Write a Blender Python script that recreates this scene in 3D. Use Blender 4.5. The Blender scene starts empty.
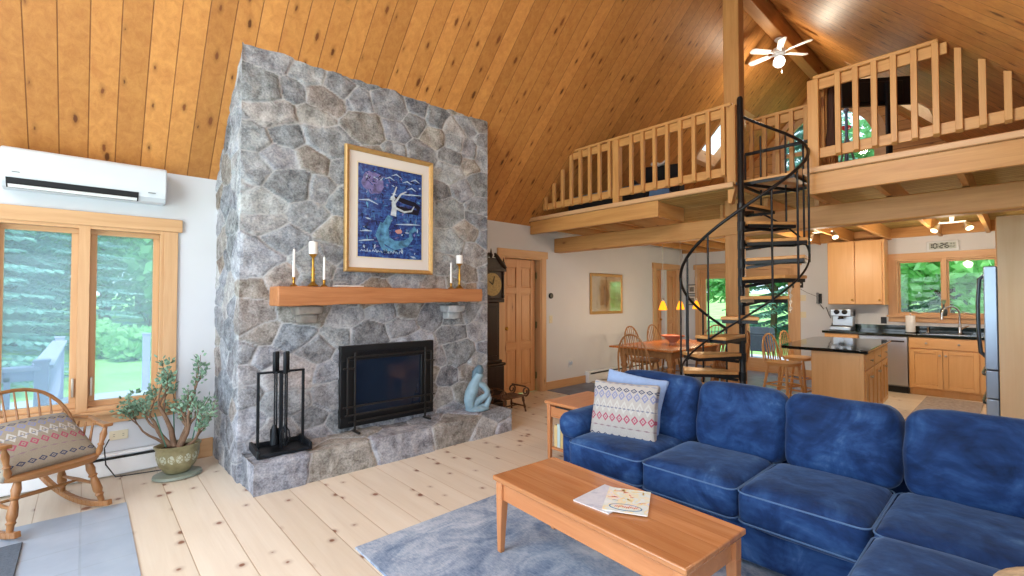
import bpy, math, random
import numpy as np
from mathutils import Vector, Matrix, Euler
PI = math.pi
SC = bpy.context.scene
COL = SC.collection
RNG = random.Random(7)


def lin(h):
    """'#rrggbb' (display colour) to a linear rgba tuple"""
    h = h.lstrip('#')
    o = []
    for i in (0, 2, 4):
        c = int(h[i:i + 2], 16) / 255
        o.append(c / 12.92 if c <= .04045 else ((c + .055) / 1.055) ** 2.4)
    return (o[0], o[1], o[2], 1.0)


# ------------------------------------------------------------------ mesh builder
class MB:
    def __init__(s):
        s.v, s.f, s.m = [], [], []

    def add(s, vs, fs, mi=0, M=None):
        b = len(s.v)
        for p in vs:
            p = Vector(p)
            s.v.append(M @ p if M else p)
        for f in fs:
            s.f.append(tuple(b + i for i in f))
            s.m.append(mi)
        return s

    def box(s, x0, x1, y0, y1, z0, z1, mi=0, M=None):
        x0, x1 = min(x0, x1), max(x0, x1)
        y0, y1 = min(y0, y1), max(y0, y1)
        z0, z1 = min(z0, z1), max(z0, z1)
        vs = [(x0, y0, z0), (x1, y0, z0), (x1, y1, z0), (x0, y1, z0), (x0, y0, z1), (x1, y0, z1), (x1, y1, z1), (x0, y1, z1)]
        return s.add(vs, [(3, 2, 1, 0), (4, 5, 6, 7), (0, 1, 5, 4), (1, 2, 6, 5), (2, 3, 7, 6), (3, 0, 4, 7)], mi, M)

    def hexa(s, vs, mi=0, M=None):
        return s.add(vs, [(3, 2, 1, 0), (4, 5, 6, 7), (0, 1, 5, 4), (1, 2, 6, 5), (2, 3, 7, 6), (3, 0, 4, 7)], mi, M)

    def bar(s, p, q, w, h, mi=0, up=(0, 0, 1), w2=None, h2=None):
        p, q = Vector(p), Vector(q)
        d = (q - p).normalized()
        u = Vector(up)
        if abs(d.dot(u)) > .99:
            u = Vector((0, 1, 0)) if abs(d.y) < .9 else Vector((1, 0, 0))
        a = d.cross(u).normalized()
        b = a.cross(d).normalized()
        w2 = w if w2 is None else w2
        h2 = h if h2 is None else h2
        vs = []
        for c, ww, hh in ((p, w, h), (q, w2, h2)):
            for sa, sb in ((-1, -1), (1, -1), (1, 1), (-1, 1)):
                vs.append(c + a * (sa * ww / 2) + b * (sb * hh / 2))
        return s.add(vs, [(3, 2, 1, 0), (4, 5, 6, 7), (0, 1, 5, 4), (1, 2, 6, 5), (2, 3, 7, 6), (3, 0, 4, 7)], mi)

    def tube(s, pts, r, n=8, mi=0, closed=False):
        pts = [Vector(p) for p in pts]
        k = len(pts)
        rs = list(r) if isinstance(r, (list, tuple)) else [r] * k
        tang = []
        for i in range(k):
            if closed:
                t = pts[(i + 1) % k] - pts[i - 1]
            else:
                t = pts[min(i + 1, k - 1)] - pts[max(i - 1, 0)]
            tang.append(t.normalized() if t.length > 1e-9 else Vector((0, 0, 1)))
        a = Vector((0, 0, 1)) if abs(tang[0].z) < .9 else Vector((1, 0, 0))
        vs, fs = [], []
        for i in range(k):
            a = (a - tang[i] * a.dot(tang[i]))
            a = a.normalized() if a.length > 1e-6 else tang[i].orthogonal().normalized()
            b = tang[i].cross(a)
            for j in range(n):
                t = 2 * PI * j / n
                vs.append(pts[i] + a * (math.cos(t) * rs[i]) + b * (math.sin(t) * rs[i]))
        for i in range(k if closed else k - 1):
            i2 = (i + 1) % k
            for j in range(n):
                j2 = (j + 1) % n
                fs.append((i * n + j, i * n + j2, i2 * n + j2, i2 * n + j))
        if not closed:
            fs.append(tuple(reversed(range(n))))
            fs.append(tuple((k - 1) * n + j for j in range(n)))
        return s.add(vs, fs, mi)

    def lathe(s, prof, c=(0, 0, 0), n=20, mi=0, M=None, sx=1, sy=1):
        vs, fs = [], []
        k = len(prof)
        for (r, z) in prof:
            for j in range(n):
                t = 2 * PI * j / n
                vs.append((c[0] + math.cos(t) * r * sx, c[1] + math.sin(t) * r * sy, c[2] + z))
        for i in range(k - 1):
            for j in range(n):
                j2 = (j + 1) % n
                fs.append((i * n + j, i * n + j2, (i + 1) * n + j2, (i + 1) * n + j))
        fs.append(tuple(reversed(range(n))))
        fs.append(tuple((k - 1) * n + j for j in range(n)))
        return s.add(vs, fs, mi, M)

    def prism(s, poly, axis, a0, a1, mi=0, M=None):
        """extrude a 2d polygon along an axis: 'x' -> poly is (y,z), 'y' -> (x,z), 'z' -> (x,y)"""
        def mk(p, a):
            return {'x': (a, p[0], p[1]), 'y': (p[0], a, p[1]), 'z': (p[0], p[1], a)}[axis]
        n = len(poly)
        vs = [mk(p, a0) for p in poly] + [mk(p, a1) for p in poly]
        fs = [tuple(reversed(range(n))), tuple(range(n, 2 * n))]
        for i in range(n):
            j = (i + 1) % n
            fs.append((i, j, n + j, n + i))
        return s.add(vs, fs, mi, M)

    def turned(s, p, q, prof, n=10, mi=0):
        """a turned spindle from p to q; prof = [(t, r)...]"""
        p, q = Vector(p), Vector(q)
        return s.tube([p.lerp(q, t) for t, r in prof], [r for t, r in prof], n, mi)

    def ball(s, c, r, n=12, mi=0, sc=(1, 1, 1)):
        prof = []
        k = max(5, n // 2)
        for i in range(k + 1):
            t = -PI / 2 + PI * i / k
            prof.append((max(1e-4, math.cos(t) * r), math.sin(t) * r * sc[2]))
        return s.lathe(prof, c, n, mi, None, sc[0], sc[1])

    def build(s, name, mats, parent=None, loc=None, rz=0, bevel=0, smooth=40, seg=2, rot=None):
        me = bpy.data.meshes.new(name)
        me.from_pydata([tuple(p) for p in s.v], [], s.f)
        if not isinstance(mats, (list, tuple)):
            mats = [mats]
        for m in mats:
            me.materials.append(m)
        if len(mats) > 1:
            me.polygons.foreach_set('material_index', s.m)
        me.update()
        import bmesh
        bm = bmesh.new()
        bm.from_mesh(me)
        bmesh.ops.recalc_face_normals(bm, faces=bm.faces)
        bm.to_mesh(me)
        bm.free()
        if smooth:
            me.polygons.foreach_set('use_smooth', [True] * len(me.polygons))
            me.set_sharp_from_angle(angle=math.radians(smooth))
        o = bpy.data.objects.new(name, me)
        COL.objects.link(o)
        if parent:
            o.parent = parent
        if loc:
            o.location = loc
        if rot:
            o.rotation_euler = rot
        elif rz:
            o.rotation_euler = (0, 0, rz)
        if bevel:
            b = o.modifiers.new('bevel', 'BEVEL')
            b.width = bevel
            b.segments = seg
            b.limit_method = 'ANGLE'
            b.angle_limit = math.radians(35)
            b.harden_normals = False
        return o


def tag(o, label, cat, group=None, kind=None):
    o['label'] = label
    o['category'] = cat
    if group:
        o['group'] = group
    if kind:
        o['kind'] = kind
    return o


def thing(name, label, cat, loc=(0, 0, 0), rz=0, group=None, rot=None):
    o = bpy.data.objects.new(name, None)
    o.empty_display_size = .1
    COL.objects.link(o)
    o.location = loc
    o.rotation_euler = rot if rot else (0, 0, rz)
    return tag(o, label, cat, group)


def struct(o):
    o['kind'] = 'structure'
    return o


def empty_struct(name, loc=(0, 0, 0)):
    o = bpy.data.objects.new(name, None)
    o.empty_display_size = .1
    COL.objects.link(o)
    o.location = loc
    return struct(o)


def kids(o):
    return [c for c in bpy.data.objects if c.parent == o]


def dup(root, loc, rz=None, label=None, scale=None):
    def cp(o, par):
        c = o.copy()
        COL.objects.link(c)
        c.parent = par
        for k in kids(o):
            cp(k, c)
        return c
    r = cp(root, None)
    r.location = loc
    if rz is not None:
        r.rotation_euler = (0, 0, rz)
    if scale is not None:
        r.scale = scale
    if label:
        r['label'] = label
    return r


ORD = ['first', 'second', 'third', 'fourth', 'fifth', 'sixth', 'seventh', 'eighth', 'ninth', 'tenth', 'eleventh', 'twelfth',
       'thirteenth', 'fourteenth', 'fifteenth', 'sixteenth', 'seventeenth', 'eighteenth', 'nineteenth', 'twentieth']


# ------------------------------------------------------------------ node helper
class G:
    def __init__(s, name):
        s.mat = bpy.data.materials.new(name)
        s.mat.use_nodes = True
        s.nt = s.mat.node_tree
        s.bsdf = s.nt.nodes['Principled BSDF']
        s.out = s.nt.nodes['Material Output']

    def n(s, t, props=None, **ins):
        nd = s.nt.nodes.new(t)
        for k, v in (props or {}).items():
            setattr(nd, k, v)
        for k, v in ins.items():
            k = k.replace('_', ' ')
            s.set(nd.inputs[int(k[1:])] if (k[0] == 'i' and k[1:].isdigit()) else nd.inputs[k], v)
        return nd

    def set(s, sock, v):
        if isinstance(v, bpy.types.NodeSocket):
            s.nt.links.new(v, sock)
        else:
            sock.default_value = v

    def m(s, op, a, b=0.0, c=0.0, clamp=False):
        nd = s.n('ShaderNodeMath', {'operation': op, 'use_clamp': clamp})
        s.set(nd.inputs[0], a)
        s.set(nd.inputs[1], b)
        s.set(nd.inputs[2], c)
        return nd.outputs[0]

    def mix(s, f, a, b, mode='MIX'):
        nd = s.n('ShaderNodeMix', {'data_type': 'RGBA', 'blend_type': mode})
        s.set(nd.inputs[0], f)
        s.set(nd.inputs[6], a)
        s.set(nd.inputs[7], b)
        return nd.outputs[2]

    def obj(s):
        return s.n('ShaderNodeTexCoord').outputs['Object']

    def map(s, v, scale=(1, 1, 1), loc=(0, 0, 0), rot=(0, 0, 0)):
        return s.n('ShaderNodeMapping', None, Vector=v, Scale=scale, Location=loc, Rotation=rot).outputs[0]

    def noise(s, v, sc, det=3, rough=.5, dist=0, out=0):
        return s.n('ShaderNodeTexNoise', None, Vector=v, Scale=sc, Detail=det, Roughness=rough, Distortion=dist).outputs[out]

    def rng(s, v, a, b, c=0.0, d=1.0, smooth=False):
        nd = s.n('ShaderNodeMapRange', {'interpolation_type': 'SMOOTHSTEP' if smooth else 'LINEAR'})
        for i, q in enumerate((v, a, b, c, d)):
            s.set(nd.inputs[i], q)
        return nd.outputs[0]

    def ramp(s, f, stops):
        nd = s.n('ShaderNodeValToRGB')
        s.set(nd.inputs[0], f)
        e = nd.color_ramp.elements
        while len(e) < len(stops):
            e.new(.5)
        for i, (p, c) in enumerate(stops):
            e[i].position = p
            e[i].color = lin(c) if isinstance(c, str) else c
        return nd.outputs[0]

    def bump(s, h, st=.3, d=.01):
        b = s.n('ShaderNodeBump', None, Height=h, Strength=st, Distance=d)
        s.set(s.bsdf.inputs['Normal'], b.outputs[0])

    def base(s, c, rough=.5, metal=0, spec=.5):
        s.set(s.bsdf.inputs['Base Color'], lin(c) if isinstance(c, str) else c)
        s.set(s.bsdf.inputs['Roughness'], rough)
        s.set(s.bsdf.inputs['Metallic'], metal)
        s.set(s.bsdf.inputs['Specular IOR Level'], spec)
        return s.mat


def plain(name, c, rough=.5, metal=0, spec=.5, var=0.0, sc=6, bump=0, bsc=80):
    g = G(name)
    v = g.obj()
    c1 = lin(c)
    nz = g.noise(v, sc, 4)
    lo = tuple(x * (1 - var) for x in c1[:3]) + (1,)
    hi = tuple(min(1, x * (1 + var)) for x in c1[:3]) + (1,)
    col = g.mix(g.rng(nz, .3, .7), lo, hi)
    if bump:
        g.bump(g.noise(v, bsc, 3), bump, .004)
    return g.base(col, rough, metal, spec)


def wood(name, c_lo, c_hi, knot='#4a2412', along='y', across='x', width=0, rough=.45, tint=.22, groove=.035, knots=.5,
         grain=1.0, kcell=.34, groovecol=.35, spec=.4, coat=0):
    """sawn pine or hardwood in object coordinates; width > 0 splits it into boards"""
    g = G(name)
    xyz = g.n('ShaderNodeSeparateXYZ', None, Vector=g.obj()).outputs
    ax = {'x': xyz[0], 'y': xyz[1], 'z': xyz[2]}
    al = ax[along]
    ac = ax[across]
    third = ax[[k for k in 'xyz' if k not in (along, across)][0]]
    orn = g.n('ShaderNodeObjectInfo').outputs['Random']
    al = g.m('ADD', al, g.m('MULTIPLY', orn, 13.7))
    if width:
        q = g.m('DIVIDE', ac, width)
        idx = g.m('FLOOR', q)
        fr = g.m('FRACT', q)
        wn = g.n('ShaderNodeTexWhiteNoise', {'noise_dimensions': '1D'}, W=idx)
        rnd = wn.outputs[0]
        al = g.m('ADD', al, g.m('MULTIPLY', rnd, 7.3))
        edge = g.m('MINIMUM', fr, g.m('SUBTRACT', 1.0, fr))
        gr = g.rng(edge, groove * .35, groove, 1.0, 0.0, True)
    gv = g.n('ShaderNodeCombineXYZ', None, X=g.m('MULTIPLY', ac, 9.0 * grain), Y=g.m('MULTIPLY', al, .7 * grain),
             Z=g.m('MULTIPLY', third, 9.0 * grain)).outputs[0]
    n1 = g.noise(gv, 2.2, 5, .6, .6)
    fine = g.noise(g.map(gv, (6, 1, 6)), 3.0, 3, .6)
    t = g.m('ADD', g.m('MULTIPLY', n1, .75), g.m('MULTIPLY', fine, .25))
    col = g.mix(g.rng(t, .32, .68), lin(c_lo), lin(c_hi))
    if width:
        k = g.rng(rnd, 0, 1, 1 - tint, 1 + tint * .55)
        kk = g.n('ShaderNodeCombineColor', None, Red=k, Green=g.m('POWER', k, 1.15), Blue=g.m('POWER', k, 1.35)).outputs[0]
        col = g.mix(1.0, col, kk, 'MULTIPLY')
    if knots > 0:
        w = width or .16
        kv = g.n('ShaderNodeCombineXYZ', None, X=g.m('ADD', g.m('DIVIDE', ac if width else g.m('ADD', ac, third), w), g.m('MULTIPLY', orn, 57.3)), Y=g.m('DIVIDE', al, kcell), Z=g.m('MULTIPLY', third, 3.0)).outputs[0]
        kv = g.n('ShaderNodeVectorMath', {'operation': 'ADD'}, i0=kv, i1=g.n('ShaderNodeVectorMath', {'operation': 'SCALE'}, i0=g.noise(gv, 5, 2, out=1), Scale=.07).outputs[0]).outputs[0]
        vo = g.n('ShaderNodeTexVoronoi', {'voronoi_dimensions': '2D'}, Vector=kv, Scale=1.0, Randomness=1.0)
        cr = g.n('ShaderNodeSeparateColor', None, Color=vo.outputs['Color']).outputs
        rad = g.rng(cr[0], 1 - knots, 1.0, 0.02, .105)
        kd = g.m('SUBTRACT', vo.outputs['Distance'], rad)
        on = g.m('GREATER_THAN', cr[0], 1 - knots)
        core = g.m('MULTIPLY', g.rng(kd, -.025, .02, 1.0, 0.0, True), on)
        halo = g.m('MULTIPLY', g.rng(kd, 0, .12, .28, 0.0, True), on)
        col = g.mix(halo, col, lin(knot))
        col = g.mix(g.m('MULTIPLY', core, .9), col, g.mix(cr[1], lin(knot), lin('#7d4523')))
    if width:
        col = g.mix(gr, col, g.mix(1.0, col, (groovecol, groovecol * .85, groovecol * .7, 1), 'MULTIPLY'))
        g.bump(g.m('SUBTRACT', g.m('MULTIPLY', fine, .06), gr), .5, .006)
    else:
        g.bump(fine, .08, .003)
    g.base(col, rough, 0, spec)
    if coat:
        g.set(g.bsdf.inputs['Coat Weight'], coat)
        g.set(g.bsdf.inputs['Coat Roughness'], .15)
    return g.mat


def glass(name='window_glass', tint=(.96, .99, 1, 1), refl=.016, milk=0):
    g = G(name)
    tr = g.n('ShaderNodeBsdfTransparent', None, Color=tint).outputs[0]
    gl = g.n('ShaderNodeBsdfGlossy', None, Color=(1, 1, 1, 1), Roughness=.03).outputs[0]
    fr = g.n('ShaderNodeFresnel', None, IOR=1.45).outputs[0]
    mx = g.n('ShaderNodeMixShader', None, i0=g.m('MULTIPLY', fr, refl / .04, clamp=True), i1=tr, i2=gl).outputs[0]
    if milk:
        df = g.n('ShaderNodeBsdfTranslucent', None, Color=(.72, .86, 1, 1)).outputs[0]
        mx = g.n('ShaderNodeMixShader', None, i0=milk, i1=mx, i2=df).outputs[0]
    g.set(g.out.inputs[0], mx)
    return g.mat


def glow(name, c, st):
    g = G(name)
    e = g.n('ShaderNodeEmission', None, Color=lin(c), Strength=st).outputs[0]
    g.set(g.out.inputs[0], e)
    return g.mat


def zceil(y):
    return min(2.55 + 1.06 * (5.05 - y), 2.55 + 1.06 * (y + .51))
# ------------------------------------------------------------------ materials
M = {}
M['ceil'] = wood('pine_ceiling_boards', '#b97a41', '#d39652', '#4e260e', 'y', 'x', .165, .45, .20, .028, .70, 1.0, .30, .42)
M['gable'] = wood('pine_gable_boards', '#bd8446', '#d39b5a', '#4c2510', 'y', 'z', .15, .5, .2, .04, .55, 1.0, .5)
M['floor'] = wood('pine_floor_boards', '#d8cab7', '#e4d9c8', '#7a4a2a', 'y', 'x', .232, .34, .07, .016, .62, .6, .27, .74, .45)
M['soffit'] = wood('pine_deck_soffit', '#a98e50', '#bca264', '#6b4a22', 'y', 'x', .09, .95, .12, .07, .2)
M['deckwood'] = wood('pine_loft_floor', '#b98a52', '#cda06a', '#5a3018', 'x', 'y', .14, .5, .12, .03, .3)
for k, (al, ac) in {'x': ('x', 'z'), 'y': ('y', 'z'), 'z': ('z', 'x')}.items():
    M['beam_' + k] = wood('timber_' + k, '#af7943', '#c79359', '#5a3218', al, ac, 0, .5, knots=.22, kcell=.42)
    M['pine_' + k] = wood('clear_pine_' + k, '#b37d46', '#cb985b', '#5b3218', al, ac, 0, .42, knots=.12, kcell=.6)
    M['trim_' + k] = wood('trim_pine_' + k, '#c3966a', '#d3aa80', '#5f351b', al, ac, 0, .42, knots=.12, kcell=.55)
    M['door_' + k] = wood('door_pine_' + k, '#c08a5a', '#d0a072', '#6a3a1c', al, ac, 0, .38, knots=.06, kcell=.7)
    M['cherry_' + k] = wood('cherry_' + k, '#b5754a', '#c98b5e', '#6a3216', al, ac, 0, .3, knots=0, grain=.8)
    M['maple_' + k] = wood('maple_' + k, '#d3a066', '#dfb17a', '#8a5428', al, ac, 0, .35, knots=0, grain=.45)
    M['oak_' + k] = wood('oak_' + k, '#855a33', '#a37348', '#5c3214', al, ac, 0, .35, knots=0, grain=1.3)
    M['walnut_' + k] = wood('brown_walnut_' + k, '#4a301f', '#654430', '#2a160c', al, ac, 0, .4, knots=0, grain=1.3)
    M['dark_' + k] = wood('dark_walnut_' + k, '#21150f', '#332117', '#1a0d08', al, ac, 0, .35, knots=0, grain=1.4)
M['cherry_top'] = wood('cherry_table_boards', '#b47446', '#cd9363', '#6a3216', 'y', 'x', .098, .25, .16, .012, 0, 1.0, .4, .7, .5, .3)
M['mantel'] = wood('mantel_timber', '#a3673e', '#bf8356', '#55301a', 'x', 'z', 0, .5, knots=.12, kcell=.5)
M['dining'] = wood('dining_top', '#9c5a2c', '#b9713c', '#5a2a12', 'x', 'y', .14, .25, .12, .014, 0, 1.2)
M['tread'] = wood('tread_oak', '#b8834a', '#cf9c62', '#5c3214', 'x', 'y', 0, .4, knots=0)

M['wall'] = plain('white_wall_paint', '#d1d4da', .7, 0, .3, .015, 3)
M['white'] = plain('white_enamel', '#eaeef2', .35, 0, .5, .01)
M['whiteplast'] = plain('white_plastic', '#ced6df', .3, 0, .5, .01)
M['ivory'] = plain('ivory_plastic', '#d8cfb4', .45)
M['grey'] = plain('grey_plastic', '#7d8288', .5)
M['dark'] = plain('dark_slot', '#15171b', .6)
M['black'] = plain('black_metal', '#15171a', .42, .3, .5, .1)
M['iron'] = plain('wrought_iron', '#1b2026', .45, .6, .5, .2, 20, .15)
M['tv'] = plain('tv_plastic', '#0c0d0f', .35)
M['chrome'] = plain('chrome', '#c9cdd2', .18, 1)
M['steel'] = plain('stainless_steel', '#b9c0ca', .3, .85, .5, .05, 2)
M['nickel'] = plain('satin_nickel', '#b8b0a4', .3, .9)
M['brass'] = plain('brass', '#b58a3c', .28, .9, .5, .08, 30)
M['gold'] = plain('gilt_frame', '#b9935c', .42, .3, .5, .1, 30)
M['mat'] = plain('mat_board', '#dcd6d2', .8)
M['wax'] = plain('candle_wax', '#eeeff0', .5)
M['granite'] = plain('dark_granite', '#16221f', .08, 0, .6, .5, 90)
M['blacktop'] = plain('black_stone', '#0d1211', .06, 0, .6, .3, 120)
M['fridge'] = plain('fridge_steel', '#a9bdd6', .32, .55, .5, .03)
M['fabric_black'] = plain('black_cloth', '#17181b', .9)
M['fabric_grey'] = plain('grey_cloth', '#6c7077', .95, 0, .2, .1, 40)
M['glass'] = glass()
M['veil'] = glass('hazy_glass', (.88, .96, 1, 1), .016, .20)  # pale blue haze over the view, mixed into the pane as translucency
M['skyglass'] = glass('skylight_glass', (.97, .99, 1, 1))


def slate():
    g = G('slate_tiles')
    v = g.obj()
    br = g.n('ShaderNodeTexBrick', {'offset': 0.0}, Vector=v, Color1=lin('#8d9cb0'), Color2=lin('#98a6b8'), Mortar=lin('#8795a6'), Scale=1.0,
             Mortar_Size=.006, Brick_Width=.31, Row_Height=.31, Bias=0.0)
    nz = g.noise(v, 4, 5, .6)
    c = g.mix(g.rng(nz, .3, .7), br.outputs[0], lin('#b3bfcd'))
    c = g.mix(.5, br.outputs[0], c)
    g.bump(g.m('ADD', g.m('MULTIPLY', br.outputs[1], -1.0), g.m('MULTIPLY', g.noise(v, 14, 4), .3)), .3, .004)
    return g.base(c, .35, 0, .5)


M['slate'] = slate()
M['slate2'] = plain('dark_slate', '#66728a', .4, 0, .5, .25, 5)  # slate with the shading of the dining side put into a darker colour


def rugmat():
    g = G('blue_rug_pile')
    v = g.obj()
    a = g.noise(g.map(v, (1.0, 1.6, 1)), 2.6, 6, .68, 1.2)
    b = g.noise(g.map(v, (30, 9, 1)), 3.0, 4, .7)
    c = g.noise(v, 1.1, 3, .5)
    t = g.m('ADD', g.m('MULTIPLY', a, .62), g.m('ADD', g.m('MULTIPLY', b, .28), g.m('MULTIPLY', c, .14)))
    col = g.ramp(t, [(.36, '#5b6f8c'), (.46, '#8294ae'), (.54, '#a2afc2'), (.66, '#c3cbd6')])
    g.bump(g.noise(v, 160, 2), .5, .004)
    return g.base(col, .95, 0, .1)


M['rug'] = rugmat()
M['darkmat'] = plain('charcoal_mat', '#5b6470', .95, 0, .1, .15, 60, .5, 150)
M['kitchenmat'] = plain('grey_runner', '#a59c98', .95, 0, .1, .2, 25, .4, 150)


def velvet():
    g = G('blue_velvet')
    v = g.obj()
    a = g.noise(v, 3.2, 5, .62, 1.3)
    b = g.noise(g.map(v, (1.5, 1, 2.5)), 7.0, 3, .6, .6)
    t = g.m('ADD', g.m('MULTIPLY', a, .7), g.m('MULTIPLY', b, .3))
    col = g.ramp(t, [(.33, '#122446'), (.46, '#1a3462'), (.58, '#29497b'), (.71, '#4d6f99')])
    g.bump(g.noise(v, 9, 3, .6), .25, .02)
    g.base(col, .75, 0, .15)
    g.set(g.bsdf.inputs['Sheen Weight'], .45)
    g.set(g.bsdf.inputs['Sheen Roughness'], .35)
    g.set(g.bsdf.inputs['Sheen Tint'], lin('#9db4d6'))
    return g.mat


M['velvet'] = velvet()
M['piping'] = plain('blue_piping', '#527099', .7, 0, .2)


def stone():
    g = G('fieldstone')
    at = g.n('ShaderNodeVertexColor', {'layer_name': 'stone'})
    v = g.obj()
    n1 = g.noise(v, 11, 6, .68, .5)
    n2 = g.noise(v, 60, 4, .7)
    k = g.m('ADD', g.m('MULTIPLY', n1, .55), g.m('MULTIPLY', n2, .45))
    dk = g.mix(1.0, at.outputs[0], (.40, .40, .42, 1), 'MULTIPLY')
    lt = g.mix(.27, at.outputs[0], (.74, .76, .80, 1))
    c = g.mix(g.rng(k, .38, .62), dk, lt)
    c = g.mix(g.rng(at.outputs['Alpha'], 0, 1, .25, 1), at.outputs[0], c)
    g.bump(g.m('ADD', g.m('MULTIPLY', n1, 1.0), g.m('MULTIPLY', n2, .45)), .55, .014)
    return g.base(c, .8, 0, .25)


M['stone'] = stone()


def ikat(name, ground, g2):
    """woven cushion cover: rows of diamonds across the local x, z plane"""
    g = G(name)
    xyz = g.n('ShaderNodeSeparateXYZ', None, Vector=g.obj()).outputs
    x, z = xyz[0], xyz[2]
    col = g.mix(g.rng(g.noise(g.map(g.obj(), (60, 60, 160)), 3, 3), .3, .7), lin(ground), lin(g2))

    def row(col, z0, h, s, c, hollow, off=0.0):
        u = g.m('SUBTRACT', g.m('FRACT', g.m('ADD', g.m('DIVIDE', x, s), off + .5)), .5)
        d = g.m('ADD', g.m('MULTIPLY', g.m('ABSOLUTE', u), 2.0), g.m('ABSOLUTE', g.m('DIVIDE', g.m('SUBTRACT', z, z0), h)))
        on = g.m('LESS_THAN', d, .92)
        if hollow:
            on = g.m('MULTIPLY', on, g.m('GREATER_THAN', d, .5))
            on = g.m('MAXIMUM', on, g.m('LESS_THAN', d, .2))
        return g.mix(on, col, lin(c))
    col = row(col, .150, .018, .054, '#4a5068', True, .5)
    col = row(col, .108, .036, .054, '#8187a8', True)
    col = row(col, .03, .05, .054, '#b9b9b6', True, .5)
    col = row(col, -.048, .034, .054, '#a5566a', True)
    col = row(col, -.11, .006, .054, '#8e7a80', False, .5)
    col = row(col, -.175, .018, .054, '#434a63', True)
    col = row(col, .19, .006, .054, '#8b8f9c', False)
    col = row(col, .02, .007, .031, '#7b7f90', False)
    g.bump(g.noise(g.map(g.obj(), (60, 60, 160)), 4, 2), .3, .003)
    return g.base(col, .95, 0, .1)


M['ikat'] = ikat('woven_diamond_cover', '#a19d9a', '#b6b2ae')
M['ikat2'] = ikat('woven_diamond_cover_tan', '#8d8578', '#a0988a')
M['pillowblue'] = plain('pale_blue_cotton', '#8ea6cd', .95, 0, .1, .06, 30)
M['beige'] = plain('beige_weave', '#c9b596', .95, 0, .1, .22, 45, .4, 120)


def leaf(name, a, b, tr=.35):
    g = G(name)
    ob = g.n('ShaderNodeNewGeometry').outputs['Random Per Island']
    n = g.noise(g.obj(), 1.3, 2)
    c = g.mix(g.m('ADD', g.m('MULTIPLY', ob, .6), g.m('MULTIPLY', n, .4)), lin(a), lin(b))
    g.base(c, .6, 0, .25)
    ts = g.n('ShaderNodeBsdfTranslucent', None, Color=c).outputs[0]
    mx = g.n('ShaderNodeMixShader', None, i0=tr, i1=g.bsdf.outputs[0], i2=ts).outputs[0]
    g.set(g.out.inputs[0], mx)
    return g.mat


M['leaf_jade'] = leaf('jade_leaf', '#5b8069', '#97b69e', .1)
M['leaf_spruce'] = leaf('spruce_needles', '#6f9f9c', '#a9cfc9', .45)
M['leaf_green'] = leaf('green_leaves', '#5fae6a', '#a5dba0', .45)
M['leaf_lime'] = leaf('shrub_leaves', '#9ad893', '#c8f0ba', .5)
M['bark'] = plain('bark', '#6d5a4a', .9, 0, .2, .25, 12, .5, 40)
M['jadestem'] = plain('jade_stem', '#7a6250', .8, 0, .2, .2, 30)
M['grass'] = plain('lawn', '#9acb7e', .95, 0, .1, .18, 1.3, .3, 30)
M['deck'] = plain('weathered_deck', '#c0c4cd', .8, 0, .2, .08, 2)
M['railwhite'] = plain('lavender_white_paint', '#acaeca', .6, 0, .3, .04)
# ------------------------------------------------------------------ room shell
XB, YW, YR, XF = 9.8, 5.05, -.51, -2.0     # back wall, left (chimney) wall, right wall, front wall


def panel(mb, axis, p0, p1, u0, u1, z0, z1, holes, mi=0):
    us = sorted({u0, u1, *[h[0] for h in holes], *[h[1] for h in holes]})
    zs = sorted({z0, z1, *[h[2] for h in holes], *[h[3] for h in holes]})
    us = [u for u in us if u0 <= u <= u1]
    zs = [z for z in zs if z0 <= z <= z1]
    for a, b in zip(us, us[1:]):
        for c, d in zip(zs, zs[1:]):
            mu, mz = (a + b) / 2, (c + d) / 2
            if any(h[0] < mu < h[1] and h[2] < mz < h[3] for h in holes):
                continue
            if axis == 'y':
                mb.box(a, b, p0, p1, c, d, mi)
            else:
                mb.box(p0, p1, a, b, c, d, mi)


W1 = (-.52, .50, .54, 2.03)
D1 = (4.46, 5.24, 0, 2.06)
D2 = (8.62, 9.48, 0, 2.06)
PD = (2.86, 4.68, 0.02, 2.06)
KW = (.20, 1.375, 1.17, 2.07)
FW = (.2, 4.4, .25, 2.35)
RW = (-1.5, 1.2, .8, 2.2)

mb = MB()
panel(mb, 'y', YW, YW + .16, XF, XB + .16, 0, 2.72, [W1, D1, D2])
struct(mb.build('wall_left', M['wall'], smooth=0))
mb = MB()
panel(mb, 'x', XB, XB + .16, YR - .1, YW, 0, 2.6, [PD, KW])
struct(mb.build('wall_back', M['wall'], smooth=0))
mb = MB()
panel(mb, 'y', YR - .12, YR, XF, XB, 0, 2.72, [RW])
struct(mb.build('wall_right', M['wall'], smooth=0))
mb = MB()
panel(mb, 'x', XF - .14, XF, YR, YW, 0, 2.56, [FW])
N_ = 40
for i in range(N_):
    a, b = YR + (YW - YR) * i / N_, YR + (YW - YR) * (i + 1) / N_
    za, zb = zceil(a), zceil(b)
    lo = 2.56
    mid = (a + b) / 2
    if 1.05 < mid < 3.49:        # upper gable window
        top = min(za, zb) - .3
        mb.hexa([(XF - .14, a, lo), (XF, a, lo), (XF, b, lo), (XF - .14, b, lo), (XF - .14, a, 2.75), (XF, a, 2.75), (XF, b, 2.75), (XF - .14, b, 2.75)])
        lo = top
        mb.hexa([(XF - .14, a, za - .3), (XF, a, za - .3), (XF, b, zb - .3), (XF - .14, b, zb - .3), (XF - .14, a, za + .1), (XF, a, za + .1), (XF, b, zb + .1), (XF - .14, b, zb + .1)])
    else:
        mb.hexa([(XF - .14, a, lo), (XF, a, lo), (XF, b, lo), (XF - .14, b, lo), (XF - .14, a, za + .1), (XF, a, za + .1), (XF, b, zb + .1), (XF - .14, b, zb + .1)])
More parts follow.
